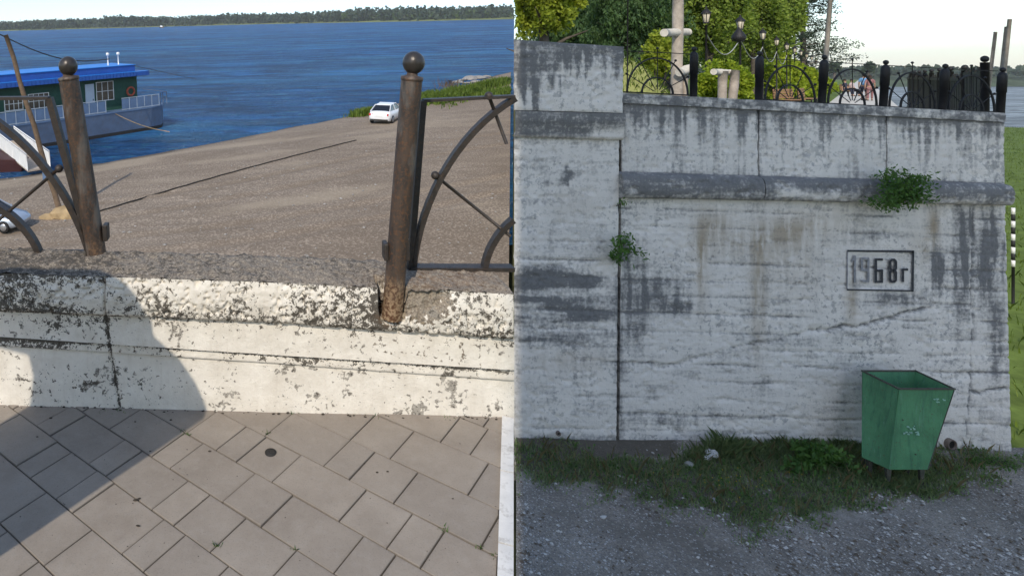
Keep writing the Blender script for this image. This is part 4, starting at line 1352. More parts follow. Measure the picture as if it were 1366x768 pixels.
# ---- green hopper bin
gz = float(yard_z(np.array(8.5), np.array(8.35)))
bn = thing('rubbish_bin', 'green tapered metal rubbish bin on short legs in front of the wall', 'bin', (8.5, 8.35, gz))
TOPZ = 1.255 - gz; BOTZ = 0.21 - gz
T4 = [(8.305, 8.20), (9.025, 8.20), (9.045, 8.70), (8.315, 8.70)]
B4 = [(8.19, 8.205), (8.69, 8.205), (8.70, 8.47), (8.09, 8.47)]
T4 = [Vector((x - 8.5, y - 8.35, TOPZ)) for x, y in T4]; B4 = [Vector((x - 8.5, y - 8.35, BOTZ)) for x, y in B4]
cenT = sum(T4, Vector()) / 4; cenB = sum(B4, Vector()) / 4
th = .012
names = ['front_plate', 'side_plate', 'back_plate', 'side_plate']
for i in range(4):
    j = (i + 1) % 4
    ins = lambda p, c: p + (c - p).normalized() * th * 1.4
    nu_, nv_ = 13, 17; G3 = np.zeros((nv_, nu_, 3)); nrm_ = (B4[j] - B4[i]).cross(T4[i] - B4[i]).normalized()
    for b_v in range(nv_):
        for b_u in range(nu_):
            fu, fv = b_u / (nu_ - 1), b_v / (nv_ - 1)
            q_ = (B4[i] * (1 - fu) + B4[j] * fu) * (1 - fv) + (T4[i] * (1 - fu) + T4[j] * fu) * fv
            amp = math.sin(math.pi * fu) * math.sin(math.pi * fv)
            q_ = q_ + nrm_ * amp * (.030 * (float(fbm(fu * 2.6 + i * 7, fv * 3.4, 33, 3)) - .55) - .010)
            G3[b_v, b_u] = q_
    pb_ = grid_mesh(G3); o0 = len(pb_.v)
    pb_.add([ins(B4[i], cenB), ins(B4[j], cenB), ins(T4[j], cenT), ins(T4[i], cenT)], [(3, 2, 1, 0)])
    pb_.build(names[i], 'bin', bn)
    d = (T4[j] - T4[i]).normalized()
    b = MB(); b.bar([T4[i] - d * .011 + Vector((0, 0, .004)), T4[j] + d * .011 + Vector((0, 0, .004 + .0015 * (i % 2)))], .026, .016, Vector((0, 0, 1))); b.build('rim_bar', 'bin_rim', bn)
b = MB(); b.hexa([p + Vector((0, 0, .002)) for p in B4] + [p + Vector((0, 0, .02)) + (cenB - p) * .02 for p in B4]); b.build('bottom_plate', 'bin', bn)
for i, (fx, fy) in enumerate(((.06, .14), (.9, .14), (.92, .86), (.08, .86))):
    p = (B4[0] * (1 - fx) + B4[1] * fx) * (1 - fy) + (B4[3] * (1 - fx) + B4[2] * fx) * fy
    b = MB(); b.hexa([p + Vector((sx * .014, sy * .014, -BOTZ - .02)) for sx, sy in ((-1, -1), (1, -1), (1, 1), (-1, 1))] + [p + Vector((sx * .030, sy * .02, .001)) for sx, sy in ((-1, -1), (1, -1), (1, 1), (-1, 1))])
    b.build('leg', 'bin_rim', bn)
for i in range(4):
    MB().tube([B4[i] + Vector((0, 0, .01)), B4[i].lerp(T4[i], .5), T4[i] - Vector((0, 0, .01))], .006, 6).build('weld_seam', 'bin_rim' if i == 1 else 'bin', bn)
for x, y, sx_, sz_ in ((1166, 538, .05, .008), (1170, 545, .035, .006), (1166, 606, .018, .014), (1222, 606, .006, .006), (1205, 560, .006, .005)):
    f_ = x < 1186
    D_ = 8.36 if f_ else 8.198
    p = wpt(x, y, D_) - bn.location
    if not f_: MB().box((p.x - sx_, p.y - .001, p.z - sz_), (p.x + sx_, p.y + .01, p.z + sz_)).build('rust_mark', 'bin_rim', bn)
# scratched-off lettering, left as rubbed paint
sc = MB(); rs = random.Random(4)
for cx, cy, n_, w in ((1216, 578, 16, 11), (1216, 570, 6, 5), (1255, 534, 11, 9)):
    for k in range(n_):
        x = cx + rs.uniform(-w, w); y = cy + rs.uniform(-2.4, 2.4)
        p = wpt(x, y, 8.199) - bn.location; s1 = rs.uniform(.004, .014); s2 = rs.uniform(.003, .009)
        sc.box((p.x - s1, p.y - .0012, p.z - s2), (p.x + s1, p.y + .006, p.z + s2))
sc.build('rubbed_marks', 'bin_scuff', bn)['kind'] = 'stuff'

# ---- plants on the wall and weeds
def plant(name, label, cat, x, y, D, rx, rz, n_, size, mat, seed, stems=7, hang=.15, group=None):
    c = wpt(x, y, D); r = np.random.default_rng(seed)
    t = thing(name, label, cat, c, group=group)
    sm = MB()
    tips = []
    for i in range(stems):
        a = (i + .5) / stems * math.pi
        tip = Vector((math.cos(a) * rx * (.35 + .85 * r.random()), -.05 - .25 * r.random(), -rz * .9 + (rz * 1.7) * (math.sin(a) * .75 + .25 * r.random())))
        base = Vector((0, .02, -rz * .75))
        mid = base * .45 + tip * .55 + Vector((0, -.06, rz * .25))
        sm.tube([base, mid, tip], [.006, .004, .002], 5); tips += [(base, mid, tip)]
    sm.build('stems', 'bark', t)
    P = []
    for k in range(n_):
        b0, m0, t0 = tips[r.integers(len(tips))]
        s_ = r.random() ** .6
        p = (b0 * (1 - s_) ** 2 + m0 * 2 * s_ * (1 - s_) + t0 * s_ * s_)
        P.append(np.array(p) + r.normal(size=3) * np.array([rx * .12, .06, rz * .12]))
    leaves(np.array(P), size, r, .38, hang, 'foliage', mat, t)
    return t
plant('wall_shrub', 'bushy green plant rooted on the wall moulding above the date', 'plant', 1194, 249, 8.80, .47, .36, 2100, .055, 'leaf_weed', 3, 17)
plant('wall_weed', 'small leafy plant growing from the vertical joint of the wall', 'plant', 822, 327, 8.93, .25, .28, 300, .07, 'leaf_weed', 4, 7)
plant('wall_sprig', 'tiny sprig in the joint beside the moulding end', 'plant', 823, 268, 8.97, .06, .1, 40, .045, 'leaf_weed', 14, 3)
plant('burdock', 'low bushy weed at the wall foot left of the bin', 'plant', 1078, 598, 8.7, .42, .20, 900, .09, 'leaf_weed', 5, 10)
plant('foot_weed', 'thin patch of leafy weed at the wall foot right of the pipe', 'plant', 1312, 609, 8.8, .35, .045, 260, .045, 'leaf_weed', 6, 8)

# grass of the yard
rg = np.random.default_rng(21)
gw = grass_w * np.clip(1.15 - YMASK[..., 1], 0, 1) * (0.35 + 0.9 * sst(.35, .6, fbm(YPX / 14, YPY / 8, 75, 3)))
iy, ix = np.where((gw > 0.02) & (YPX < 1400) & (YPY < 735))
wgt = gw[iy, ix]
pick = rg.choice(len(iy), 23000, p=wgt ** .8 / (wgt ** .8).sum())
gx = YX[iy, ix][pick] + rg.normal(size=23000) * .03; gy = YY[iy, ix][pick] + rg.normal(size=23000) * .03
gy = np.minimum(gy, 8.99)
gx = np.maximum(gx, (SEAM - PX) / F * gy + .02)
hh = 0.035 + 0.07 * sst(8.2, 8.95, gy) * sst(.35, .65, fbm(gx * 1.5, gy * 1.5, 5, 3)) * sst(9.1, 8.6, gx) + 0.09 * blob(gx, gy, 8.45, 8.25, .45, .25) * 1.0 + 0.09 * blob(gx, gy, 6.6, 8.85, .7, .2)
grass_mesh('grass', np.stack([gx, gy, yard_z(gx, gy) - .005], 1), hh, rg, 'grass', .006, .9)
k9 = rg.choice(len(gx), 650)
grass_mesh('dry_stalks', np.stack([gx[k9], gy[k9], yard_z(gx[k9], gy[k9])], 1), 0.10 + .09 * rg.random(650), rg, 'straw', .0035, .8)
k9 = rg.choice(len(gx), 1500); 
leaves(np.stack([gx[k9], gy[k9], yard_z(gx[k9], gy[k9]) + .02 + .03 * rg.random(1500)], 1), .035, rg, .7, 0, 'broad_weeds', 'leaf_weed', None, 'stuff')
fl = MB(); rr = random.Random(3)
for i in range(36):
    x, y = (rr.gauss(975, 22), rr.gauss(647, 8)) if i < 22 else (rr.gauss(1000, 90), rr.gauss(640, 14))
    p = wz(x, y, float(yard_z(np.array(5.2), np.array(8.0))))
    if p.y > 8.9: continue
    fl.ball((p.x, p.y, float(yard_z(np.array(p.x), np.array(p.y))) + .05 + rr.random() * .03), .006, 6, 4)
tag(fl.build('yellow_flowers', 'flower'), kind='stuff')
# loose gravel
pb = np.random.default_rng(5); NP_ = 15000
ico = [Vector(v) for v in ((1, 0, 0), (-1, 0, 0), (0, 1, 0), (0, -1, 0), (0, 0, 1), (0, 0, -1))]
fa = [(0, 2, 4), (2, 1, 4), (1, 3, 4), (3, 0, 4), (2, 0, 5), (1, 2, 5), (3, 1, 5), (0, 3, 5)]
pbs = [MB(), MB(), MB()]
for i in range(NP_):
    b = pbs[int(pb.random() * 2.99)]
    y = 5.6 + 3.3 * pb.random(); x = (0.41 + 0.80 * pb.random()) * y
    q_ = HY + CZ / y * F
    if fbm(x * 1.7, y * 1.7, 91, 3) < .30 + .3 * pb.random(): continue
    px_ = PX + x / y * F
    gt = np.interp(px_, [690, 760, 850, 900, 960, 1010, 1060, 1130, 1200, 1290, 1366], [640, 645, 655, 672, 694, 708, 690, 668, 655, 643, 622])
    if q_ < gt - 6 and pb.random() < .9: continue
    s_ = .007 + .020 * pb.random() ** 4
    sc_ = s_ * (0.7 + .6 * pb.random(3)); a = pb.random() * 6.28
    z = float(yard_z(np.array(x), np.array(y))) + s_ * .25
    ca, sa = math.cos(a), math.sin(a)
    b.add([(x + ca * v.x * sc_[0] - sa * v.y * sc_[1], y + sa * v.x * sc_[0] + ca * v.y * sc_[1], z + v.z * sc_[2] * .6) for v in ico], fa)
for b, m_ in zip(pbs, ('pebble', 'pebble_pale', 'pebble_brown')): tag(b.build('loose_gravel', m_), kind='stuff')
for k, (x, y, r_, lab, mt_) in enumerate(((948, 607, .085, 'pale stone at the wall foot, largest of the loose stones', 'pale_stone'), (943, 612, .05, 'flat pale stone tucked below the largest stone', 'pale_stone'),
                                         (920, 620, .055, 'grey stone in the grass just left of the largest stone', 'stone'), (952, 668, .05, 'grey stone half sunk in grass near yellow flowers', 'stone'),
                                         (805, 690, .035, 'small pale stone lying alone in the gravel', 'pale_stone'), (868, 697, .03, 'small grey stone on gravel near the middle of the yard', 'stone'), (1124, 617, .028, 'little stone in shade between weed and bin', 'stone'))):
    p = wz(x, y, 0.0); z = float(yard_z(np.array(p.x), np.array(p.y)))
    p = wz(x, y, z)
    o = MB().rock((0, 0, r_ * .3), r_, k + 20, (1.25, 1, .75)).build('loose_stone', mt_)
    o.location = p; tag(o, lab, 'stone', 'loose stones by the wall')

# ================================================================== IRON FENCE (one design, two places)
def iron_panel(parent, w, h, arch_c, rx, ry, irx, iry, spokes, mat, bw, bd, lean=0.0, sl=0.0, x0=None, x1=None, ball=.02, uprights=True, skew=0.0, slt=None, railz=None, ends=(True, True)):
    """parts of one fence panel in the plane y=0; base along x, from x0 to x1; sl = slope of base"""
    x0 = -w / 2 if x0 is None else x0; x1 = w / 2 if x1 is None else x1
    zz = lambda x, z: (x + skew * z, 0.0, z + (sl if slt is None else sl + (slt - sl) * min(1, z / h)) * x)
    b = MB(); b.bar([zz(x0, railz or .012), zz(x1, railz or .012)], bw * (1.0 if railz is None else .7), bd * 1.5); b.build('bottom_rail', mat, parent)
    b = MB(); b.bar([zz(x0, h), zz(x1 - max(0, skew) * h, h)], bw * .5, bd * 1.1); b.build('top_rail', mat, parent)
    if uprights:
        for k, xe in enumerate((x0, x1)):
            if ends[k]:
                b = MB(); b.bar([zz(xe, .0), zz(xe, h)], bw, bd); b.build('side_bar', mat, parent)
    def arc(rx_, ry_):
        pts = []
        for i in range(41):
            t = math.pi * i / 40
            x = arch_c + rx_ * math.cos(t); z = .015 + ry_ * math.sin(t)
            if x0 - .01 <= x and x + max(0, skew) * z <= x1 + .005: pts.append(zz(x, z))
        return pts
    for nm, a_, b_ in (('outer_arch', rx, ry), ('inner_arch', irx, iry)):
        pts = arc(a_, b_)
        if len(pts) > 2:
            bb_ = MB(); bb_.bar(pts, bw * .95, bd); bb_.build(nm, mat, parent)
    for ang, L0, L1 in spokes:
        d = Vector((math.cos(ang) * rx, 0, math.sin(ang) * ry))
        p0 = Vector((arch_c, .0, .015)) + d * L0; p1 = Vector((arch_c, .0, .015)) + d * L1
        if p1.x < x0 - .02 or p1.x + max(0, skew) * p1.z > x1 - .02: 
            continue
        if p0.x > x1: 
            t = (x1 - p1.x) / (p0.x - p1.x); p0 = p1 + (p0 - p1) * t
        if p0.x < x0:
            t = (x0 - p1.x) / (p0.x - p1.x); p0 = p1 + (p0 - p1) * t
        p0 = Vector(zz(p0.x, p0.z)); p1 = Vector(zz(p1.x, p1.z))
        bb_ = MB(); bb_.tube([p0, p1], bw * .30, 8); s_ = bb_.build('spoke', mat, parent)
        bb_ = MB(); bb_.ball(p1, ball, 12, 8); bb_.build('ball_tip', mat, s_)


def terrace_post(label, xb, yb, xt, yt, D, rad, ballr, ballpx, rust0, brackets, low=.06):
    base = Ld(xb, yb, D); top = Ld(xt, yt, D)
    t = thing('railing_post', label, 'post', base, left=True, group='rusty railing posts on the parapet')
    ax = (top - base); L = ax.length; q = Vector((0, 0, 1)).rotation_difference(ax.normalized()).to_matrix()
    prof = [(rad, -low + (L + low) * i / 60) for i in range(61)]
    seg = 28
    b = MB(); b.lathe(prof + [(rad * .97, L + .003), (.001, L + .003)], (0, 0, 0), seg, q)
    V = np.array([tuple(v) for v in b.v]); h_ = np.repeat(np.array([z for r_, z in prof + [(0, L), (0, L)]]), seg)
    nn = fbm(np.tile(np.arange(seg), 63) / 3.0, h_ * 40, 17, 3) - .5
    V[:, :2] *= (1 + 0.03 * nn * 2 * (0.25 + 1.2 * sst(.22, .0, h_)))[:, None]
    b.v = [tuple(v) for v in V]
    mk = np.zeros((len(V), 3)); mk[:, 0] = rust0 * sst(.20, .06, h_ + .10 * nn) 
    b.build('tube', 'rust', t, mk)
    b = MB(); b.lathe([(rad * .98, L - .012), (rad * 1.06, L - .010), (rad * 1.06, L + .004), (rad * .55, L + .010), (rad * .42, L + .035)], (0, 0, 0), seg, q); b.build('cap', 'rust', t, np.zeros((len(b.v), 3)))
    bc = Ld(ballpx[0], ballpx[1], D) - base
    b = MB(); b.ball(bc, ballr, 28, 18, (1, 1, 1.06)); b.build('ball', 'ball', t)
    for (x, y, w, h) in brackets:
        p = Ld(x, y, D) - base
        b = MB(); b.box((p.x - w, -.028, p.z - h), (p.x + w, .028, p.z + h)); b.build('bracket', 'iron', t, bevel=.006)
    return t


terrace_post('leaning rusty tube post with dark ball top, in the shade at the left', 132, 358, 91.5, 104, 2.965, .0465, .044, (91, 88.5), .25, ((141.5, 309, .012, .040), (118, 330, .010, .05)))
terrace_post('sunlit rusty tube post with ball top, set in broken coping', 523, 420, 549.5, 104, Db(523) - .062 + .012, .043, .0452, (551.8, 84), 1.0, ((514, 334, .010, .038), (541.5, 330, .012, .05)), low=.012)

# left panel: leans with its post; right panel likewise
def terrace_panel(label, foot_px, yb, D, lean, w, rx, ry, irx, iry, side, xend):
    o = Ld(foot_px, yb, D)
    t = thing('iron_railing', label, 'railing', o, left=True, group='wrought railing panels on the parapet', rot=None)
    S = [(math.radians(a), 0.30, 1.0 + k) for a, k in ((28, .10), (57, .10), (90, .08), (123, .10), (152, .10))]
    return t, S
mpp = 2.84 / 846
# left: right end at px 125, foot y 344
t, S = terrace_panel('dark wrought iron panel with arches left of the shaded post', 125, 346, 3.00, -0.205, 1.4, .69, .86, .43, .35, 1, 0)
iron_panel(t, 1.5, .80, -.685, .675, .84, .43, .35, [(math.radians(29), .0, 1.08), (math.radians(62), .35, 1.1), (math.radians(118), .35, 1.1), (math.radians(90), .35, 1.06)], 'iron', .030, .042, railz=.030, sl=-.01, slt=-.02, skew=-.215, x0=-1.42, x1=.0, ball=.02, ends=(True, True))
t, S = terrace_panel('sunlit wrought iron panel with arches right of the broken coping', 546, 366, 2.80, 0.080, 1.4, .69, .86, .43, .35, 1, 0)
iron_panel(t, 1.5, .80, .655, .64, .84, .315, .31, [(math.radians(149.5), .38, 1.04), (math.radians(121), .80, 1.1), (math.radians(59), .35, 1.1), (math.radians(90), .35, 1.06)], 'iron', .026, .036, railz=.032, sl=-.03, slt=.02, skew=.082, x0=.0, x1=.47, ball=.019, ends=(True, False))

# ---- railing on top of the great wall
FD = 9.22
def wall_post(label, xb, yb, xt, yt, D=FD, rad=.048):
    base = wpt(xb, yb, D); top = wpt(xt, yt, D)
    t = thing('railing_post', label, 'post', base, group='dark railing posts on the wall top')
    ax = top - base; L = ax.length; q = Vector((0, 0, 1)).rotation_difference(ax.normalized()).to_matrix()
    b = MB(); b.lathe([(rad, -.05), (rad, L * .45), (rad * 1.12, L * .45), (rad * 1.12, L * .8), (rad, L * .84), (rad * .8, L * .87), (rad * .35, L * .9)], (0, 0, 0), 14, q); b.build('tube', 'black_iron', t)
    b = MB(); b.ball(ax * .945, rad * .72, 12, 8); b.build('ball', 'black_iron', t)
    return t
POSTS = [(925, 129, 926, 62), (1012, 134, 1013.6, 68), (1096, 139, 1100, 73), (1178, 143, 1182, 80), (1256.6, 148, 1261.4, 85), (1334, 151, 1338, 90)]
for k, pz in enumerate(POSTS):
    wall_post(('dark post beside the tall forked log', 'dark post between two logs and the benches', 'dark post just under the tall leaning pole', 'dark post right of the walking couple', 'dark post in front of the pale sheet fence', 'dark corner post at the right end of the wall')[k], *pz)
def wall_panel(label, xa, ya, xb, yb, hpx):
    A = wpt(xa, ya, FD); Bq = wpt(xb, yb, FD)
    c = (A + Bq) / 2
    t = thing('iron_railing', label, 'railing', c, group='dark railing panels on the wall top')
    w = Bq.x - A.x; sl = (Bq.z - A.z) / w; h = hpx * FD / F
    sp = [(math.radians(a), .12, e_) for a, e_ in ((27, 1.13), (58, 1.13), (90, 1.28), (122, 1.13), (153, 1.13))]
    iron_panel(t, w, h, 0, w * .45, h * .84, w * .23, h * .38, sp, 'black_iron', .020, .022, sl=sl, ball=.018, uprights=False)
wall_panel('wheel arch railing panel between the upper block and the forked log', 832, 124, 922, 128.5, 56)
wall_panel('wheel arch railing panel in front of the benches', 1017, 134, 1091, 138.5, 56)
wall_panel('wheel arch railing panel in front of the walking couple', 1101, 139, 1173, 143, 56)
wall_panel('wheel arch railing panel before the pale sheet fence', 1183, 143.5, 1251, 147.5, 56)
wall_panel('wheel arch railing panel next to the corner post', 1262, 148, 1330, 151, 56)

# ---- side railing along the promenade edge with dark boards
def side_pt(t_, z):
    return Vector((10.72 + pdir.x * t_, 9.30 + pdir.y * t_, z))
ZT = ZPR + .95
for k in range(9):
    t0, t1 = .25 + k * 2.6, .25 + (k + 1) * 2.6
    p = side_pt(t0, ZPR)
    t = thing('side_railing', 'dark boarded railing bay on the promenade edge, ' + ('nearest the corner post', 'second from the corner post', 'third from the corner post', 'fourth from the corner post', 'fifth from the corner post', 'sixth from the corner post', 'seventh from the corner post', 'eighth from the corner post', 'farthest from the corner post')[k], 'railing', p, group='boarded railing panels along the river edge')
    rzm = math.atan2(pdir.y, pdir.x)
    q = Matrix.Rotation(rzm, 4, 'Z')
    hh_ = 1.60 if k == 0 else 1.50
    b = MB(); b.tube([(0, 0, -.1), (0, 0, hh_ + .12)], .05, 10); b.ball((0, 0, hh_ + .17), .05, 10, 6); b.v = [tuple(q @ Vector(v)) for v in b.v]; b.build('post', 'black_iron', t)
    for zz_ in (.25, hh_ - .08):
        b = MB(); b.box((.05, -.03, zz_), (2.55, .03, zz_ + .06), q); b.build('rail', 'black_iron', t)
    nb = 11
    for j in range(nb):
        b = MB(); x = .14 + j * (2.4 / nb); b.box((x, -.012 + (j % 2) * .006, .1), (x + 2.4 / nb - .035, .012 + (j % 2) * .006, hh_ - .04 + .05 * ((j * 7) % 3)), q); b.build('board', 'black_iron', t)
# pale sheet fence inside it
for k in range(7):
    t0 = 2.2 + k * 1.7
    p = side_pt(t0, ZPR) + Vector((-.85, .8, 0)) * .9
    q = Matrix.Rotation(math.atan2(pdir.y, pdir.x), 4, 'Z')
    t = thing('sheet_fence', 'pale ribbed sheet fence bay, ' + ('nearest to the wall top', 'second from the wall top', 'third from the wall top', 'fourth from the wall top', 'fifth from the wall top', 'next to last towards the couple', 'last towards the couple')[k], 'fence', p, group='pale sheet fence bays')
    for j in range(8):
        b = MB(); b.box((j * .21, -.012 - .012 * (j % 2), .0), (j * .21 + .2, .008 - .012 * (j % 2), .62), q); b.build('sheet_rib', 'sheet', t)
    b = MB(); b.box((0, -.02, .625), (1.69, .02, .66), q); b.build('top_rail', 'sheet', t)

# ---- slanting poles
for k, (xb, yb, xt, yt, D, r_, lab) in enumerate(((1098, 128, 1108, -6, 9.6, .036, 'tall grey metal pole leaning right behind the railing post'), (1321, 100, 1328, 43, 9.9, .026, 'shortest of three bare poles at the wall corner'),
                                                  (1336.5, 98, 1343, 36, 9.7, .032, 'middle of three bare poles at the wall corner'), (1339.5, 96, 1347, 26, 9.62, .030, 'tallest of three bare poles at the wall corner'))):
    top = wpt(xt, yt, D); base = wpt(xb, yb, D)
    d = (base - top); base2 = top + d * ((ZPR - top.z) / d.z)
    o = MB().tube([base2 - base2, top - base2], [r_, r_ * .8], 10).build('bare_pole', 'wood'); o.location = base2
    tag(o, lab, 'pole', 'bare slanting poles')
o = MB(); o.tube([(0, 0, 0), (.02, 0, 3.0)], .010, 6); p = wpt(836, 80, 10.2); o = o.build('thin_mast', 'black_iron'); o.location = (p.x, p.y, ZPR); tag(o, 'thin dark mast standing behind the upper wall block', 'mast')

# ---- log sculptures
def log(b, p0, p1, r0, r1, seed=0):
    rr_ = random.Random(seed); n_ = 7
    pts = [Vector(p0).lerp(Vector(p1), i / n_) + Vector((rr_.uniform(-1, 1), rr_.uniform(-1, 1), 0)) * r0 * .10 for i in range(n_ + 1)]
    b.tube(pts, [r0 + (r1 - r0) * i / n_ + rr_.uniform(-.06, .06) * r0 for i in range(n_ + 1)], 12)
DL = 10.9
base = wpt(902, 103, DL); base.z = ZPR
t = thing('log_sculpture', 'tall pale peeled log with round cross logs behind the railing', 'sculpture', base)
R_ = lambda x, y, D=DL: wpt(x, y, D) - base
b = MB(); log(b, (R_(900, 100).x, 0, -.05), R_(905, -16), .105, .085, 2); b.build('trunk_log', 'wood', t)
for (xa, ya, xb_, yb_, D0, D1, r_) in ((886, 44, 918, 43, 10.55, 11.15, .070), (906, 97, 926, 89, 10.7, 10.9, .075)):
    b = MB(); a_, c_ = R_(xa, ya, D0), R_(xb_, yb_, D1); log(b, a_, c_, r_, r_ * .92, 5); cl = b.build('cross_log', 'wood_end', t)
b = MB(); log(b, (R_(912, 100).x, -.05, 0), R_(913, 92), .05, .045, 3); b.build('side_log', 'wood', t)
base2 = wpt(962, 103, 10.8); base2.z = ZPR
t = thing('log_post', 'short pale log post carrying a thick cross log by the bush', 'sculpture', base2)
b = MB(); log(b, (wpt(960, 132, 10.8) - base2) * 1.0 - Vector((0, 0, .9)), wpt(965, 95, 10.8) - base2, .072, .07, 8); b.build('trunk_log', 'wood', t)
b = MB(); log(b, wpt(952, 96, 10.7) - base2, wpt(973, 97, 10.95) - base2, .055, .05, 9); b.build('cross_log', 'wood_end', t)
base3 = wpt(975, 103, 10.8); base3.z = ZPR
o = MB(); log(o, Vector((-.12, 0, 0)), wpt(982, 94, 10.8) - base3, .075, .065, 12); o = o.build('log_post', 'wood'); o.location = base3
tag(o, 'short pale leaning log post right of the cross log post', 'sculpture')

# ---- lamps along the path
def lamp_height(D): return ZPR + 3.35
LAMPS = [(942, 16.4), (987.5, 18.6), (1017.5, 23.6), (1036, 28.0), (1049.5, 32.5), (1060, 36.5), (1068.5, 41), (1076, 46), (1083, 52), (1088.5, 59)]
def make_lamp(label):
    t = thing('street_lamp', label, 'street lamp', (0, 0, 0), group='lanterns along the promenade path')
    b = MB(); b.tube([(0, 0, 0), (0, 0, .7), (0, 0, .72), (0, 0, 2.85)], [.05, .05, .03, .022], 10); b.build('pole', 'black_iron', t)
    b = MB(); b.lathe([(.045, 2.90), (.06, 2.92), (.10, 3.14), (.08, 3.15)], (0, 0, 0), 6); g_ = b.build('lantern', 'lamp_glass', t)
    b = MB()
    for k in range(6):
        a_ = k * math.pi / 3; b.tube([(.062 * math.cos(a_), .062 * math.sin(a_), 2.92), (.102 * math.cos(a_), .102 * math.sin(a_), 3.14)], .008, 4)
    b.lathe([(.07, 2.89), (.07, 2.92), (.03, 2.90)], (0, 0, 0), 6); b.build('lantern_frame', 'black_iron', g_)
    b = MB(); b.lathe([(.13, 3.14), (.125, 3.16), (.05, 3.25), (.02, 3.27), (.02, 3.32), (.001, 3.34)], (0, 0, 0), 6); b.build('cap', 'black_iron', t)
    return t
def copy_tree(o, parent=None):
    c = o.copy(); COL.objects.link(c)
    if parent is not None: c.parent = parent
    for ch in list(o.children): copy_tree(ch, c)
    return c
ORD = ['lantern nearest the tall forked log', 'lantern above the bush with the log posts', 'lantern left of the benches, third along the row', 'lantern over the left end of the benches, fourth along the row', 'lantern above the benches, fifth along the row', 'lantern sixth along the row towards the pine', 'lantern seventh along the row towards the pine', 'lantern eighth along the row, under the pine', 'lantern ninth along the row, under the pine', 'lantern farthest along the path']
l0 = None; heads = []
for k, (x, D) in enumerate(LAMPS):
    X = (x - PX) * D / F
    o = make_lamp(ORD[0]) if k == 0 else copy_tree(l0)
    l0 = l0 or o
    o.location = (X, D, ZPR - .05 * k * 0); o.rotation_euler.z = .3 * k; o['label'] = ORD[k]
    heads.append(Vector((X, D, ZPR + 2.62)))
for k, (a_, c_) in enumerate(zip(heads[:4], heads[1:5])):
    pts = [a_.lerp(c_, i / 12) - Vector((0, 0, .5 * math.sin(math.pi * i / 12))) for i in range(13)]
    o = MB().tube([p - a_ for p in pts], .013, 5).build('lamp_cable', 'sheet'); o.location = a_
    tag(o, ('pale cable hanging between the first two lanterns', 'pale cable hanging between the second and third lantern', 'pale cable hanging between the third and fourth lantern', 'pale cable hanging between the fourth and fifth lantern')[k], 'cable', 'cables hung from lamp to lamp')
p = wpt(985.5, 49, 18.4); o = MB().lathe([(.001, .28), (.06, .2), (.17, .02), (.18, -.06), (.12, -.14), (.001, -.17)], (0, 0, 0), 12).build('loudspeaker', 'black_iron'); o.location = p
tag(o, 'dark loudspeaker bell on the second lantern pole', 'loudspeaker')

# ---- trees, bushes
def tree(name, label, xc, yc, rxp, ryp, D, n_, leaf, mat, seed, clumps=30, cs=.34, aspect=.6, droop=0.0, trunk=True, group='trees behind the wall', tr=.16, ryd=None):
    c = wpt(xc, yc, D); rx = rxp * D / F; rz = ryp * D / F; r = np.random.default_rng(seed)
    base = Vector((c.x, c.y, ZPR))
    t = thing(name, label, 'tree', base, group=group)
    zc = c.z - ZPR
    P = crown_points(n_, r, rx, ryd or rx * .8, rz, clumps * 3, cs * .62, (0, 0, zc), .25)
    P = P[P[:, 2] > .15]
    X = P[:, 0] + c.x; Y = P[:, 1] + c.y
    P = P[(X / Y > (SEAM + 3 - PX) / F) & (Y > 10.3)]
    leaves(P, leaf, r, aspect, droop, 'crown', mat, t)
    if trunk:
        b = MB(); b.tube([(0, 0, -.1), (.05, 0, zc * .4), (0, .05, zc * .8), (.03, 0, zc + rz * .5)], [tr * 1.25, tr, tr * .7, tr * .25], 9)
        for i in range(6):
            a_ = r.random() * 6.28; z0 = zc * (.45 + .5 * r.random()); L = rx * (.5 + .3 * r.random())
            b.tube([(0, 0, z0), (math.cos(a_) * L * .5, math.sin(a_) * L * .5, z0 + L * .35), (math.cos(a_) * L, math.sin(a_) * L, z0 + L * .55)], [tr * .45, tr * .25, tr * .08], 6)
        b.build('trunk', 'bark', t)
    return t
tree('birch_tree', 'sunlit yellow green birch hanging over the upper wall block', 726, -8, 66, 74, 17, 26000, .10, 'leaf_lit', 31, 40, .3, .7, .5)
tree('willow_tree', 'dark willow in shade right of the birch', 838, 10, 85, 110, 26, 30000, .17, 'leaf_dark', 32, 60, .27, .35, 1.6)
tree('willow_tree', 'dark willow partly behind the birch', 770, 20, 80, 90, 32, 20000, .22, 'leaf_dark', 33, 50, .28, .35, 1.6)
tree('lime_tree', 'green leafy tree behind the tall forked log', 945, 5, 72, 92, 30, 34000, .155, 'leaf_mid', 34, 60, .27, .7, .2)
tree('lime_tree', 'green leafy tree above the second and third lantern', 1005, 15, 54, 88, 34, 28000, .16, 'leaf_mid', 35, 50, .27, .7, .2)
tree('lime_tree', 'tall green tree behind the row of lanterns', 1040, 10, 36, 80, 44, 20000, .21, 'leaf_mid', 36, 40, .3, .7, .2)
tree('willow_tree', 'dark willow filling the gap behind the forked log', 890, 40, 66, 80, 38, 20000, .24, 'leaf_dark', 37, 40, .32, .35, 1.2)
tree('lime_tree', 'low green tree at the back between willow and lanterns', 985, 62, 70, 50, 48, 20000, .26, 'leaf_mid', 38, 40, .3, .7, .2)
tree('willow_tree', 'dark broad tree far behind, filling the gap between birch and dark willows', 745, 30, 75, 90, 48, 20000, .28, 'leaf_dark', 39, 40, .34, .4, 1.0)
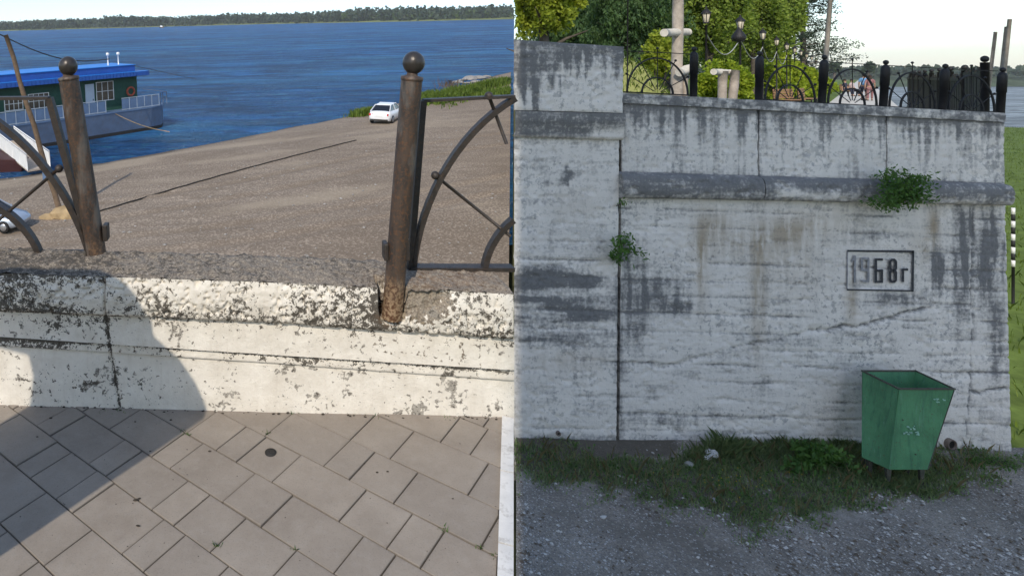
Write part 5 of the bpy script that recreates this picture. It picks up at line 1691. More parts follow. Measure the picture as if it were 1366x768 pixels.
# pine: open tiers
c = wpt(1070, 45, 55); base = Vector((c.x, c.y, ZPR)); r = np.random.default_rng(40)
t = thing('pine_tree', 'grey green pine with open tiered branches at the end of the trees', 'tree', base, group='trees behind the wall')
b = MB(); b.tube([(0, 0, 0), (.1, 0, 4), (0, 0, 8), (.1, 0, 11.4)], [.28, .22, .15, .04], 9)
P = []
for i in range(44):
    z = 2.2 + 9.0 * (i / 44); a_ = i * 2.4 + r.random(); L = (3.0 * (1 - (z - 2) / 11.5) + .7) * (.6 + .5 * r.random())
    e_ = Vector((math.cos(a_) * L, math.sin(a_) * L, z + L * .12))
    b.tube([(0, 0, z), e_ * .5 + Vector((0, 0, z * .5)), e_], [.06, .04, .015], 5)
    for s_ in np.linspace(.35, 1.0, 5):
        q_ = np.array([e_.x * s_, e_.y * s_, z + (e_.z - z) * s_ + .1])
        P.append(q_ + r.normal(size=(46, 3)) * np.array([.36, .36, .15]))
b.build('trunk', 'bark', t)
leaves(np.concatenate(P), .26, r, .3, -.3, 'crown', 'leaf_pine', t)


def bush(label, xc, yc, rxp, ryp, D, n_, leaf, mat, seed, name='bush', group='bushes along the promenade', ryd=None):
    c = wpt(xc, yc, D); rx = rxp * D / F; rz = ryp * D / F; r = np.random.default_rng(seed)
    base = Vector((c.x, c.y, ZPR)); t = thing(name, label, 'bush', base, group=group)
    P = crown_points(n_, r, rx, ryd or rx * .8, rz, 110, .17, (0, 0, c.z - ZPR), .6)
    P = P[(P[:, 2] > .0)]
    Y = P[:, 1] + c.y
    leaves(P[(Y > 10.2) & ((P[:, 0] + c.x) / Y > (SEAM + 3 - PX) / F)], leaf, r, .65, 0, 'foliage', mat, t)
    b = MB()
    for i in range(5):
        a_ = i * 1.26; b.tube([(0, 0, 0), (math.cos(a_) * rx * .3, math.sin(a_) * rx * .3, (c.z - ZPR) * .6), (math.cos(a_) * rx * .6, math.sin(a_) * rx * .6, (c.z - ZPR) * 1.1)], [.03, .02, .008], 5)
    b.build('stems', 'bark', t)
bush('round yellow green bush behind the two short log posts', 966, 113, 43, 36, 12.8, 11000, .065, 'leaf_hedge', 51)
bush('small bush in front of the dark willow by the forked log', 878, 78, 24, 44, 15.5, 3500, .085, 'leaf_lit', 52)
HG = [(1030, 112, 28, 34, 35), (1050, 112, 22, 32, 36.5), (1040, 92, 28, 26, 40), (1066, 108, 17, 28, 42), (1079, 110, 14, 24, 46), (1088, 114, 11, 18, 50), (1098, 117, 10, 14, 56), (1106, 118, 9, 11, 64)]
HL = ['bush left of the benches', 'bush behind the benches, second from the round bush', 'taller bush behind the benches under the lanterns', 'bush behind the right bench', 'bush left of the tall leaning pole', 'small bush right behind the leaning pole', 'low bush right of the leaning pole', 'farthest low bush by the path']
for k, h_ in enumerate(HG):
    bush(HL[k], *h_, 7000, .052 * h_[4] / 10, 'leaf_hedge', 60 + k)
# dry mound
b = MB(); c = wpt(846, 128, 15); mm = []
for i in range(22):
    rw = []
    for j in range(34):
        u_, v_ = j / 33 * 2 - 1, i / 21 * 2 - 1
        h_ = math.exp(-(u_ * 1.5) ** 2 - (v_ * 1.5) ** 2) * 2.0
        rw.append((u_ * 1.9, v_ * 1.9, h_ - .1 + .05 * float(vn(u_ * 6, v_ * 6, 4))))
    mm.append(rw)
o = grid_mesh(np.array(mm)).build('grass_mound', 'mound'); o.location = (c.x - .25, c.y, ZPR); tag(o, kind='structure')
r = np.random.default_rng(70); U = r.uniform(-.95, .95, (5000, 2)); hz_ = np.exp(-(U[:, 0] * 1.5) ** 2 - (U[:, 1] * 1.5) ** 2) * 2.0 - .1
g_ = grass_mesh('mound_grass', np.stack([U[:, 0] * 1.9, U[:, 1] * 1.9, hz_], 1), np.full(5000, .10), r, 'grass_lit', .012, .9); g_.location = o.location
# lawn tufts close to the wall, and the bank on the right
U = r.random((6000, 2)); Y = 11 + 26 * U[:, 1] ** 1.5; X0 = (SEAM + 8 - PX) / F * Y; X1 = 7.8 + np.clip(Y - 10.5, 0, None) * .957 
X = X0 + (X1 - X0) * U[:, 0]
grass_mesh('lawn_grass', np.stack([X, Y, np.full(6000, ZPR)], 1), np.full(6000, .14), r, 'grass_lit', .014, .8)
k = r.integers(0, bank_m.shape[0] - 1, 16000); q_ = (r.random(16000) ** 1.3 * 40).astype(int)
Pb = bank_m[k, q_] + np.stack([r.normal(size=16000) * .25, r.normal(size=16000) * .25, np.zeros(16000) - .02], 1)
grass_mesh('bank_grass', Pb, np.full(16000, .16), r, 'grass_lit', .012, .8)
# striped bollard beyond the wall end
p = wpt(1351.5, 312, 15.5)
t = thing('striped_bollard', 'black and white striped bollard on the bank past the wall end', 'bollard', (p.x, p.y, p.z))
for i in range(-5, 4):
    MB().lathe([(.001, i * .16), (.036, i * .16), (.036, i * .16 + .158), (.001, i * .16 + .158)], (0, 0, 0), 12).build('band', 'white' if i % 2 else 'stripe', t)
MB().tube([(0, 0, -2.2), (0, 0, -.802)], .030, 8).build('shaft', 'stripe', t)

# ---- benches
def make_bench(label):
    t = thing('park_bench', label, 'bench', (0, 0, 0), group='wooden benches on the promenade')
    for i in range(4):
        MB().box((-.8, -.25 + i * .125, .42), (.8, -.25 + i * .125 + .105, .46)).build('seat_slat', 'bench', t)
    for i in range(4):
        MB().box((-.8, .27 + i * .015, .50 + i * .125), (.8, .30 + i * .015, .50 + i * .125 + .10)).build('back_slat', 'bench', t)
    for s_ in (-1, 1):
        b = MB(); b.box((s_ * .7 - .03, -.24, 0), (s_ * .7 + .03, -.18, .418)); b.box((s_ * .7 - .03, .31, 0), (s_ * .7 + .03, .37, .95)); b.box((s_ * .7 - .03, -.18, .36), (s_ * .7 + .03, .308, .418)); b.build('leg', 'black_iron', t)
    return t
b1 = make_bench('wooden slatted bench facing the path, nearer the wall')
def at_pr(x, y):
    p = wz(x, y, ZPR); return p
p = wpt(1054, 128, 30); b1.location = (p.x, p.y, ZPR); b1.rotation_euler.z = math.radians(20); b1.scale = (.9, .95, .95)
b2 = copy_tree(b1); p = wpt(1079, 126, 32); b2.location = (p.x, p.y, ZPR); b2.rotation_euler.z = math.radians(40); b2['label'] = 'wooden slatted bench facing the path, farther from the wall'

# ---- people
def skin_body(name, pts, edges, mat, parent, sub=1):
    """one continuous surface grown over joints: pts {name:(co,r)}"""
    keys = list(pts)
    me = bpy.data.meshes.new(name); me.from_pydata([pts[k][0] for k in keys], [(keys.index(a), keys.index(b_)) for a, b_ in edges], [])
    o = bpy.data.objects.new(name, me); COL.objects.link(o)
    m = o.modifiers.new('skin', 'SKIN'); m.use_smooth_shade = True
    sv = me.skin_vertices[0].data
    for i, k in enumerate(keys):
        rr_ = pts[k][1]; sv[i].radius = rr_ if isinstance(rr_, tuple) else (rr_, rr_)
    sv[0].use_root = True
    s_ = o.modifiers.new('sub', 'SUBSURF'); s_.levels = sub; s_.render_levels = sub
    dg = bpy.context.evaluated_depsgraph_get()
    m2 = bpy.data.meshes.new_from_object(o.evaluated_get(dg))
    bpy.data.objects.remove(o)
    m2.materials.clear(); m2.materials.append(M[mat])
    for p_ in m2.polygons: p_.use_smooth = True
    o2 = bpy.data.objects.new(name, m2); COL.objects.link(o2); o2.parent = parent
    return o2
def person(label, loc, rz, top, bottom, long_leg, sit=False, stride=.22, arm=.1, longhair=False, s=1.0):
    t = thing('person', label, 'person', loc, group='people on the promenade', rot=Matrix.Rotation(rz, 4, 'Z') @ Matrix.Scale(s, 4))
    hz = .50 if sit else .92
    J = {'pelvis': ((0, 0, hz), (.15, .11)), 'waist': ((0, 0, hz + .18), (.135, .10)), 'chest': ((0, 0, hz + .38), (.165, .115)), 'neckb': ((0, 0, hz + .52), (.085, .075)), 'neck': ((0, -.01, hz + .59), .05), 'head': ((0, -.02, hz + .68), (.075, .09)), 'crown': ((0, -.01, hz + .78), (.065, .075))}
    E_ = [('pelvis', 'waist'), ('waist', 'chest'), ('chest', 'neckb'), ('neckb', 'neck'), ('neck', 'head'), ('head', 'crown')]
    for s_, sd in ((1, 'l'), (-1, 'r')):
        st = stride * s_
        J['sh' + sd] = ((s_ * .185, 0, hz + .47), .055); J['el' + sd] = ((s_ * .235, .03 - st * .3, hz + .20), .042); J['wr' + sd] = ((s_ * .245, -.08 - st * .6, hz - .03), .03); J['pa' + sd] = ((s_ * .245, -.10 - st * .7, hz - .10), (.018, .035))
        E_ += [('neckb', 'sh' + sd), ('sh' + sd, 'el' + sd), ('el' + sd, 'wr' + sd), ('wr' + sd, 'pa' + sd)]
        for f_ in range(4):
            k = 'f%d%s' % (f_, sd); J[k] = ((s_ * .243, -.135 - st * .7 + f_ * .022, hz - .19 + abs(f_ - 1.4) * .008), .008); E_.append(('pa' + sd, k))
        J['th' + sd] = ((s_ * .225, -.15 - st * .7, hz - .13), .009); E_.append(('wr' + sd, 'th' + sd))
        if sit:
            J['hip' + sd] = ((s_ * .09, -.05, hz - .02), .085); J['kn' + sd] = ((s_ * .11, -.45, hz - .02), .06); J['an' + sd] = ((s_ * .11, -.47, .08), .042); J['to' + sd] = ((s_ * .12, -.63, .035), (.04, .03))
        else:
            J['hip' + sd] = ((s_ * .095, 0, hz - .08), .088); J['kn' + sd] = ((s_ * .10, -st * .6 - .03, .50), .06); J['an' + sd] = ((s_ * .10, -st * 1.1 + .03, .085), .042); J['to' + sd] = ((s_ * .11, -st * 1.1 - .12, .035), (.042, .032))
        E_ += [('pelvis', 'hip' + sd), ('hip' + sd, 'kn' + sd), ('kn' + sd, 'an' + sd), ('an' + sd, 'to' + sd)]
    skin_body('body', J, E_, 'skin', t)
    # clothes follow the body, a little larger
    g = lambda k, a=.016: (J[k][0], tuple(v + a for v in J[k][1]) if isinstance(J[k][1], tuple) else J[k][1] + a)
    TJ = {k: g(k) for k in ('pelvis', 'waist', 'chest', 'neckb')}; TE = [('pelvis', 'waist'), ('waist', 'chest'), ('chest', 'neckb')]
    for sd in 'lr':
        TJ['sh' + sd] = g('sh' + sd, .02)
        a0 = Vector(J['sh' + sd][0]); a1 = Vector(J['el' + sd][0]); TJ['sl' + sd] = (tuple(a0.lerp(a1, .75)), .066); TE += [('neckb', 'sh' + sd), ('sh' + sd, 'sl' + sd)]
    skin_body('shirt', TJ, TE, top, t)
    BJ = {'pelvis': g('pelvis', .024)}; BE = []
    for sd in 'lr':
        BJ['hip' + sd] = g('hip' + sd, .024); h0 = Vector(J['hip' + sd][0]); k0_ = Vector(J['kn' + sd][0]); a0 = Vector(J['an' + sd][0])
        BE += [('pelvis', 'hip' + sd)]
        if long_leg:
            BJ['kn' + sd] = g('kn' + sd, .02); BJ['an' + sd] = (tuple(k0_.lerp(a0, .88)), .062); BE += [('hip' + sd, 'kn' + sd), ('kn' + sd, 'an' + sd)]
        else:
            BJ['kn' + sd] = (tuple(h0.lerp(k0_, .92)), .088); BE += [('hip' + sd, 'kn' + sd)]
    skin_body('trousers' if long_leg else 'shorts', BJ, BE, bottom, t)
    hb = MB(); hb.ball((0, .012, hz + .745), .105, 14, 10, (.9, 1, 1.05))
    if longhair: hb.ball((0, .06, hz + .62), .09, 12, 8, (1, .6, 1.5))
    hb.build('hair', 'hair', t)
    f_ = MB(); f_.ball((0, -.118, hz + .69), .016, 8, 6, (.8, 1.3, 1.3)); f_.ball((.085, .0, hz + .69), .022, 8, 6, (.4, .8, 1.3)); f_.ball((-.085, .0, hz + .69), .022, 8, 6, (.4, .8, 1.3)); f_.build('face', 'skin', t)
    ey = MB(); [ey.ball((sx * .034, -.098, hz + .715), .011, 8, 6) for sx in (-1, 1)]; ey.ball((0, -.104, hz + .655), .014, 8, 5, (1.6, .5, .4)); ey.build('eyes_and_mouth', 'hair', t)
    for sd in 'lr':
        a0 = Vector(J['an' + sd][0]); MB().ball((a0.x, a0.y - .06, .045), .06, 10, 6, (.8, 2.0, .75)).build('shoe', 'shoe', t)
    return t
face = -math.atan2(pdir.x, pdir.y) + math.pi
def ppl(x, D): return Vector(((x - PX) * D / F, D, ZPR))
person('walking person seen from behind in a light blue shirt and dark shorts', ppl(1152.5, 40.5), face, 'shirt_blue', 'shorts_dark', False, s=.98)
person('walking person seen from behind in a dull red top and trousers', ppl(1160.5, 40.0), face, 'top_red', 'skirt_red', True, stride=-.18, longhair=True, s=.93)
b3 = copy_tree(b1); q_ = ppl(1133, 50); b3.location = q_; b3.rotation_euler.z = math.radians(25); b3['label'] = 'far bench on the path where two people sit'
person('seated person in dark clothes on the far bench', q_ + Vector((-.35, .0, .0)), math.radians(25), 'shorts_dark', 'shorts_dark', True, sit=True)
person('seated person in a pale top on the far bench', q_ + Vector((.3, .12, .0)), math.radians(25), 'shirt_pink', 'shorts_dark', True, sit=True)
# two lone far trees on the skyline
for k, (x, D, lab) in enumerate(((1113, 330, 'distant round tree on the skyline near the leaning pole'), (1158.5, 330, 'distant round tree on the skyline above the couple'))):
    tree('far_tree', lab, x, 90, 8.5, 9, D, 900, 1.1, 'leaf_far', 80 + k, 20, .4, .8, 0, True, 'lone trees on the skyline', .5)

# ================================================================== ON THE BEACH AND THE RIVER (terrace frame)
# ---- houseboat moored along the shore
DK = -6.95
A_ = Lz(47, 162, DK); B_ = Lz(222, 139, DK)
u_ = (A_ - B_); u_.z = 0; u_.normalize()               # along the side, from far end to near end
w_ = Vector((-u_.y, u_.x, 0))
if w_.y < 0: w_ = -w_                                  # across the boat, away from the viewer
BO = Vector((B_.x, B_.y, ZW))
qb = Matrix(((u_.x, w_.x, 0), (u_.y, w_.y, 0), (0, 0, 1))).to_4x4()
boat = thing('house_boat', 'moored houseboat with blue roof, dark green cabin and railed deck', 'boat', BO, left=True, rot=qb)
def bs(x, y, off=0.0):
    """pixel -> (along, height) on the vertical plane 'off' metres in from the near side"""
    d = lray(x, y); P0 = BO + w_ * off
    t_ = w_.dot(P0) / w_.dot(d); p = d * t_ - BO
    return p.dot(u_), p.z
LB = bs(-30, 165)[0]
DZ = bs(130, 152)[1]
print('boat', LB, DZ, bs(190, 178), bs(182, 100, .8), bs(13, 112, .0))
WB_ = 5.2
# hull
def hull(z0, z1, f0, f1, name, mat):
    b = MB(); st = []
    xs_ = [(-.75, .30), (-.35, .62), (.3, .9), (1.5, 1.0), (LB - 2, 1.0), (LB, .96)]
    for z, f_ in ((z0, f0), (z1, f1)):
        ring = [(x + (0.5 * (1 - f_) if x < .5 else 0), WB_ / 2 - WB_ / 2 * k_ * f_, z) for x, k_ in xs_] + [(x + (0.5 * (1 - f_) if x < .5 else 0), WB_ / 2 + WB_ / 2 * k_ * f_, z) for x, k_ in xs_[::-1]]
        st.append(ring)
    n_ = len(st[0])
    b.add(st[0] + st[1], [tuple(range(n_)), tuple(range(n_, 2 * n_))[::-1]] + [(i, n_ + i, n_ + (i + 1) % n_, (i + 1) % n_) for i in range(n_)])
    return b.build(name, mat, boat)
hull(-.5, .28, .9, .93, 'hull_bottom', 'cable')
hull(.281, DZ - .12, .93, 1.0, 'hull', 'hull_blue')
hull(DZ - .119, DZ, 1.015, 1.015, 'deck_edge', 'rail_blue')
# cabin
CW = .95
s0 = bs(183, 120, CW)[0]; zr = bs(150, 103, CW)[1] 
b = MB(); b.box((s0, CW, DZ), (LB - .3, WB_ - .8, zr)); b.build('cabin', 'cabin_green', boat)
def rect(x0, y0, x1, y1, off):
    a, z1_ = bs(x0, y0, off); c, z0_ = bs(x1, y1, off)
    return min(a, c), max(a, c), min(z0_, z1_), max(z0_, z1_)
def bwin(x0, y0, x1, y1, nv, nh, name='window'):
    a, c, z0_, z1_ = rect(x0, y0, x1, y1, CW)
    b = MB(); f_ = .05
    b.box((a, CW - .05, z0_), (a + f_, CW - .002, z1_)); b.box((c - f_, CW - .05, z0_), (c, CW - .002, z1_))
    b.box((a + f_, CW - .05, z1_ - f_), (c - f_, CW - .002, z1_)); b.box((a + f_, CW - .05, z0_), (c - f_, CW - .002, z0_ + f_))
    for i in range(1, nv): x = a + (c - a) * i / nv; b.box((x - .022, CW - .045, z0_ + f_), (x + .022, CW - .004, z1_ - f_))
    fr = b.build(name, 'white', boat)
    for i in range(nv):
        for j in range(nh):
            x0_ = a + (c - a) * i / nv + .024; x1_ = a + (c - a) * (i + 1) / nv - .024; za_ = z0_ + (z1_ - z0_) * j / nh + .012; zb_ = z0_ + (z1_ - z0_) * (j + 1) / nh - .012
            MB().box((x0_, CW - .020, za_), (x1_, CW - .008, zb_)).build('pane', 'window', fr)
    for j in range(1, nh): 
        z = z0_ + (z1_ - z0_) * j / nh; MB().box((a + f_, CW - .042, z - .02), (c - f_, CW - .006, z + .02)).build('glazing_bar', 'white', fr)
bwin(127.5, 110, 152, 133, 3, 2)
bwin(37, 126, 66, 143, 4, 2)
bwin(5, 131, 31, 146, 4, 2)
bwin(86, 116, 104, 136, 3, 2)
a, c, z0_, z1_ = rect(113, 113, 126, 137, CW)
dr = MB().box((a, CW - .06, DZ), (c, CW - .003, z1_)).build('door', 'pale_door', boat)
MB().box((a + .1, CW - .075, DZ + .95), (a + .16, CW - .061, DZ + 1.1)).build('handle', 'iron', dr)
# roof: canopy slab and smaller upper box
sA, zA = bs(199, 96, -.15); sB, zB = bs(13, 111, -.15)
zc_ = (zA + zB) / 2
b = MB(); b.box((sA, -.15, zr), (LB + .2, WB_ - .2, zr + .36)); rf = b.build('roof', 'fascia_blue', boat)
for i in range(46):   # corrugated edge
    x = sA + .05 + i * (LB - sA) / 46; MB().box((x, -.19, zr + .02), (x + .26, -.152, zr + .35)).build('fascia_rib', 'fascia_blue', rf) if i < 40 else None
s2, z2 = bs(180, 90, .45)
b = MB(); b.box((s2, .45, zr + .362), (LB + .1, WB_ - .9, zr + .362 + .52)); b.build('upper_roof', 'fascia_blue', boat)
b = MB(); b.box((s2 - .06, .38, zr + .884), (LB + .1, WB_ - .85, zr + .93)); b.build('roof_sheet', 'roof_blue', boat)
b = MB(); b.box((sA + .02, -.13, zr + .362), (LB + .1, .40, zr + .375)); b.build('canopy_sheet', 'roof_blue', boat)
for x, y in ((144, 83), (158, 85)):
    s_, _ = bs(x, y, 1.6); b = MB(); b.tube([(s_, 1.6, zr + .9), (s_, 1.6, zr + 1.75)], .05, 8); b.lathe([(.05, 1.7 + zr), (.13, 1.76 + zr), (.13, 1.92 + zr), (.001, 1.98 + zr)], (s_, 1.6, 0), 10); b.build('vent_pipe', 'white', boat)
# life buoy
s_, z_ = bs(174, 122, CW); b = MB()
pts = [(s_ + .34 * math.cos(t_ * math.pi / 10), CW - .06, z_ + .34 * math.sin(t_ * math.pi / 10)) for t_ in range(21)]
b.tube(pts, .085, 8, False); b.build('life_buoy', 'ring', boat)
# deck railing of panels
HR = 1.0
gaps = [(145.5, 160)]
x_ = bs(213, 145)[0]; k = 0
edges_ = []
while x_ < LB:
    edges_.append(x_); x_ += .72
g0, g1 = sorted((bs(145.5, 150)[0], bs(159, 150)[0]))
for i, (xa_, xb_) in enumerate(zip(edges_[:-1], edges_[1:])):
    if xb_ > g0 and xa_ < g1: continue
    b = MB(); b.box((xa_ + .03, .05, DZ + .10), (xb_ - .03, .075, DZ + HR - .1)); b.build('rail_panel', 'rail_blue', boat)
    b = MB(); b.box((xa_ - .025, .03, DZ), (xa_ + .025, .09, DZ + HR)); b.box((xa_ + .026, .03, DZ + HR - .05), (xb_ - .026, .09, DZ + HR)); b.box((xa_ + .026, .03, DZ + .03), (xb_ - .026, .09, DZ + .08)); b.build('rail_frame', 'rail_grey', boat)
for xa_ in (-.5, .0, .3): 
    b = MB(); b.tube([(xa_, .5 - xa_ * .3, DZ), (xa_, .5 - xa_ * .3, DZ + 1.05)], .035, 6); b.build('rail_post', 'hull_blue', boat)
b = MB(); b.tube([(.3, .41, DZ + 1.02), (-.5, .65, DZ + 1.02), (-.6, 2.6, DZ + 1.02), (-.5, 4.4, DZ + 1.02)], .03, 6); b.tube([(.3, .41, DZ + .6), (-.5, .65, DZ + .6), (-.6, 2.6, DZ + .6)], .025, 6); b.build('bow_rail', 'hull_blue', boat)
b = MB(); b.box((-.1, 1.6, DZ), (.5, 2.2, DZ + .7)); b.build('bollard_box', 'iron', boat, bevel=.05)

# ---- gangway from the boat to the shore, and the red float under its head
p0 = Ld(6, 190, 42.5); p1 = Ld(52, 226, 37.3)
t = thing('gangway', 'white gangway with solid side panels sloping from the boat to the shore', 'gangway', p1, left=True)
v = p0 - p1; hd = Vector((v.x, v.y, 0)).normalized(); sd_ = Vector((-hd.y, hd.x, 0))
b = MB(); b.bar([Vector((0, 0, 0)) + sd_ * 0, v], 1.3, .10, Vector((0, 0, 1))); b.build('deck_board', 'wood', t)
for k, s_ in enumerate((-.68, .68)):
    for i in range(5):
        a_, c_ = v * (i / 5 + .006), v * ((i + 1) / 5 - .006)
        o_ = sd_ * s_
        b = MB(); e_ = sd_ * .02
        b.hexa([a_ + o_ - e_ + Vector((0, 0, .08)), c_ + o_ - e_ + Vector((0, 0, .08)), c_ + o_ + e_ + Vector((0, 0, .08)), a_ + o_ + e_ + Vector((0, 0, .08)),
                a_ + o_ - e_ + Vector((0, 0, .92)), c_ + o_ - e_ + Vector((0, 0, .92)), c_ + o_ + e_ + Vector((0, 0, .92)), a_ + o_ + e_ + Vector((0, 0, .92))])
        b.build('side_panel', 'white', t)
    b = MB(); b.tube([sd_ * s_ + Vector((0, 0, 1.02)), v + sd_ * s_ + Vector((0, 0, 1.02))], .035, 6)
    for i in range(6): q_ = v * (i / 5) + sd_ * s_; b.tube([q_ + Vector((0, 0, .05)), q_ + Vector((0, 0, 1.05))], .03, 6)
    b.build('handrail', 'white', t)
p = Ld(14, 226, 39.5)
fl_ = thing('float', 'dark red steel float lying at the water edge under the gangway', 'float', (p.x - 1.2, p.y, ZW), left=True)
b = MB(); b.hexa([(-2.4, -.8, -.3), (2.1, -.8, -.3), (2.3, 1.2, -.3), (-2.4, 1.2, -.3), (-2.4, -1.0, 1.15), (2.5, -1.0, .75), (2.6, 1.4, .75), (-2.4, 1.4, 1.15)]); b.build('tank', 'hull_red', fl_, bevel=.06)

# ---- cars
def car(name, label, loc, rz, paint, s=(1, 1, 1), group=None):
    t = thing(name, label, 'car', loc, left=True, rot=Matrix.Rotation(rz, 4, 'Z') @ Matrix.Diagonal((*s, 1)))
    # x forward; stations: x, half width, sill z, belt z
    st = [(-2.20, .62, .42, .80), (-2.12, .80, .30, .92), (-1.75, .87, .24, 1.0), (-.9, .89, .22, .97), (.3, .89, .22, .94), (1.2, .88, .23, .90), (1.85, .82, .27, .78), (2.15, .66, .34, .64), (2.22, .50, .40, .55)]
    V = []; Fc = []
    for x, hw, z0, z1 in st:
        for y_, z in ((-hw * .94, z0), (-hw, z0 + (z1 - z0) * .35), (-hw, z0 + (z1 - z0) * .7), (-hw * .88, z1), (-hw * .4, z1 + .03), (hw * .4, z1 + .03), (hw * .88, z1), (hw, z0 + (z1 - z0) * .7), (hw, z0 + (z1 - z0) * .35), (hw * .94, z0)):
            V.append((x, y_, z))
    m = 10; n_ = len(st)
    for i in range(n_ - 1):
        for k in range(m):
            Fc.append((i * m + k, i * m + (k + 1) % m, (i + 1) * m + (k + 1) % m, (i + 1) * m + k))
    Fc += [tuple(range(m))[::-1], tuple(range((n_ - 1) * m, n_ * m))]
    o = MB().add(V, Fc, True).build('body', paint, t)
    # glasshouse and roof
    g0 = [(-1.75, .76, .99), (1.05, .78, .92)]; g1 = [(-.98, .60, 1.42), (.20, .62, 1.44)]
    b = MB(); b.hexa([(-1.8, -.76, .96), (1.05, -.78, .90), (1.05, .78, .90), (-1.8, .76, .96), (-1.0, -.60, 1.40), (.22, -.62, 1.43), (.22, .62, 1.43), (-1.0, .60, 1.40)]); b.build('windows', 'car_glass', t, bevel=.03)
    b = MB(); b.hexa([(-1.10, -.63, 1.385), (.32, -.645, 1.415), (.32, .645, 1.415), (-1.10, .63, 1.385), (-.9, -.54, 1.455), (.12, -.55, 1.475), (.12, .55, 1.475), (-.9, .54, 1.455)]); b.build('roof', paint, t, bevel=.03)
    for s_ in (-1, 1):
        for pa, pb_, w_b, h_b in (((-1.86, .775, .97), (-1.02, .615, 1.41), .085, .05), ((1.10, .79, .91), (.24, .635, 1.43), .06, .05), ((-.35, .80, .94), (-.38, .625, 1.42), .07, .03)):
            b = MB(); b.bar([(pa[0], s_ * pa[1], pa[2]), (pb_[0], s_ * pb_[1], pb_[2])], w_b, h_b, Vector((0, 1, 0))); b.build('pillar', paint, t)
    for x in (-1.38, 1.36):
        for s_ in (-1, 1):
            qx = Matrix(((1, 0, 0), (0, 0, s_), (0, 1, 0)))
            b = MB(); b.lathe([(.001, -.10), (.32, -.10), (.335, -.06), (.335, .08), (.30, .105), (.20, .10)], (x, s_ * .80, .33), 20, qx); ty = b.build('tyre', 'tyre', t)
            b = MB(); b.lathe([(.205, .085), (.19, .112), (.05, .10), (.001, .115)], (x, s_ * .80, .33), 14, qx); b.build('rim', 'rim', ty)
    for s_ in (-1, 1):
        MB().hexa([(-2.20, s_ * .60 - .16, .70), (-1.98, s_ * .60 - .16, .70), (-1.98, s_ * .66 + .17, .70), (-2.16, s_ * .66 + .15, .70), (-2.19, s_ * .60 - .16, .86), (-1.98, s_ * .60 - .16, .86), (-1.98, s_ * .66 + .17, .86), (-2.13, s_ * .66 + .15, .86)]).build('tail_light', 'tail', t)
        MB().hexa([(1.95, s_ * .58 - .18, .56), (2.20, s_ * .50 - .12, .55), (2.12, s_ * .60 + .12, .55), (1.9, s_ * .66 + .15, .56), (1.95, s_ * .58 - .18, .70), (2.10, s_ * .50 - .12, .66), (2.02, s_ * .60 + .12, .66), (1.85, s_ * .66 + .12, .72)]).build('headlight', 'lamp_glass', t)
        MB().box((.62, s_ * .93 - .09, .92), (.76, s_ * .93 + .09, 1.05)).build('mirror', paint, t)
    MB().box((-2.215, -.26, .62), (-2.19, .26, .73)).build('number_plate', 'white', t)
    MB().box((-2.215, -.70, .33), (-2.10, .70, .43)).build('bumper_trim', 'tyre', t)
    return t
p = Lz(513, 160, -8.28); zc = float(beach_z(np.array(p.x), np.array(p.y)))
car('parked_car', 'white saloon car parked on the gravel near the water, seen from behind', (p.x + .2, p.y, zc), math.radians(62), 'car_white')
p = Lz(16, 305, -8.25); zc = float(beach_z(np.array(p.x), np.array(p.y)))
car('parked_car', 'silver car cut by the left picture edge, parked below the leaning wooden pole', (p.x - .95, p.y + .2, zc), math.radians(-10), 'car_silver', (.72, .74, .74))

# ---- leaning wooden pole in a sandy lump
p0 = Lz(81, 287, -8.2); p1 = Ld(8, 47, p0.y)
t = thing('wooden_pole', 'leaning weathered wooden pole rising from a sandy lump on the beach', 'pole', p0, left=True)
v = p1 - p0; b = MB(); b.tube([v * (i / 8) + Vector((.03 * math.sin(i * 2), 0, 0)) for i in range(-0, 9)], [.125 - .004 * i for i in range(9)], 12); b.build('shaft', 'pole_wood', t)
MB().box((-.20, -.14, 1.62), (.14, -.12, 1.95), Matrix.Translation((v.x * 1.8 / v.z, -.02, .0))).build('notice', 'rail_blue', t)
o = MB().rock((0, 0, 0), .80, 77, (1.25, .8, .55)).rock((.40, .1, .05), .50, 78, (1, .8, 1.0)).rock((-.6, -.2, -.1), .5, 79, (1.4, .9, .5)).build('sand_lump', 'mud'); place(o, True, p0 + Vector((.25, .0, .0)))
tag(o, 'yellow sandy lump of soil around the foot of the wooden pole', 'soil')
# ---- wires
def wire(label, pts, r_, mat='cable', name='mooring_wire'):
    o = MB().tube([p - pts[0] for p in pts], r_, 5).build(name, mat); place(o, True, pts[0]); tag(o, label, 'wire')
a_, c_ = Ld(-20, 36, 34), Ld(146, 79, 48)
wire('dark wire sagging from the left to the boat roof', [a_.lerp(c_, i / 14) - Vector((0, 0, .8 * math.sin(math.pi * i / 14))) for i in range(15)], .035)
a_, c_ = Ld(179, 88, 52), Ld(262, 106, 75)
wire('thin wire running from the boat roof out over the river', [a_.lerp(c_, i / 8) for i in range(9)], .022)
a_, c_ = Ld(150, 150, 50.3), Lz(226, 176, ZW + .05)
wire('pale mooring rope from the boat rail down to the water', [a_.lerp(c_, i / 8) - Vector((0, 0, .25 * math.sin(math.pi * i / 8))) for i in range(9)], .03, 'mud', 'mooring_rope')
# steel cable lying across the beach
pts = []
for i in range(41):
    f_ = i / 40; x, y = 128 + f_ * 347, 283 - f_ * 96 - 5 * math.sin(math.pi * f_) * .6
    p = Lz(x, y, -8.2); z = float(beach_z(np.array(p.x), np.array(p.y))); p = Lz(x, y, z + .03); pts.append(p + Vector((0, .03 * math.sin(i * 1.7), 0)))
wire('long dark cable lying across the beach gravel', pts, .038, name='ground_cable')

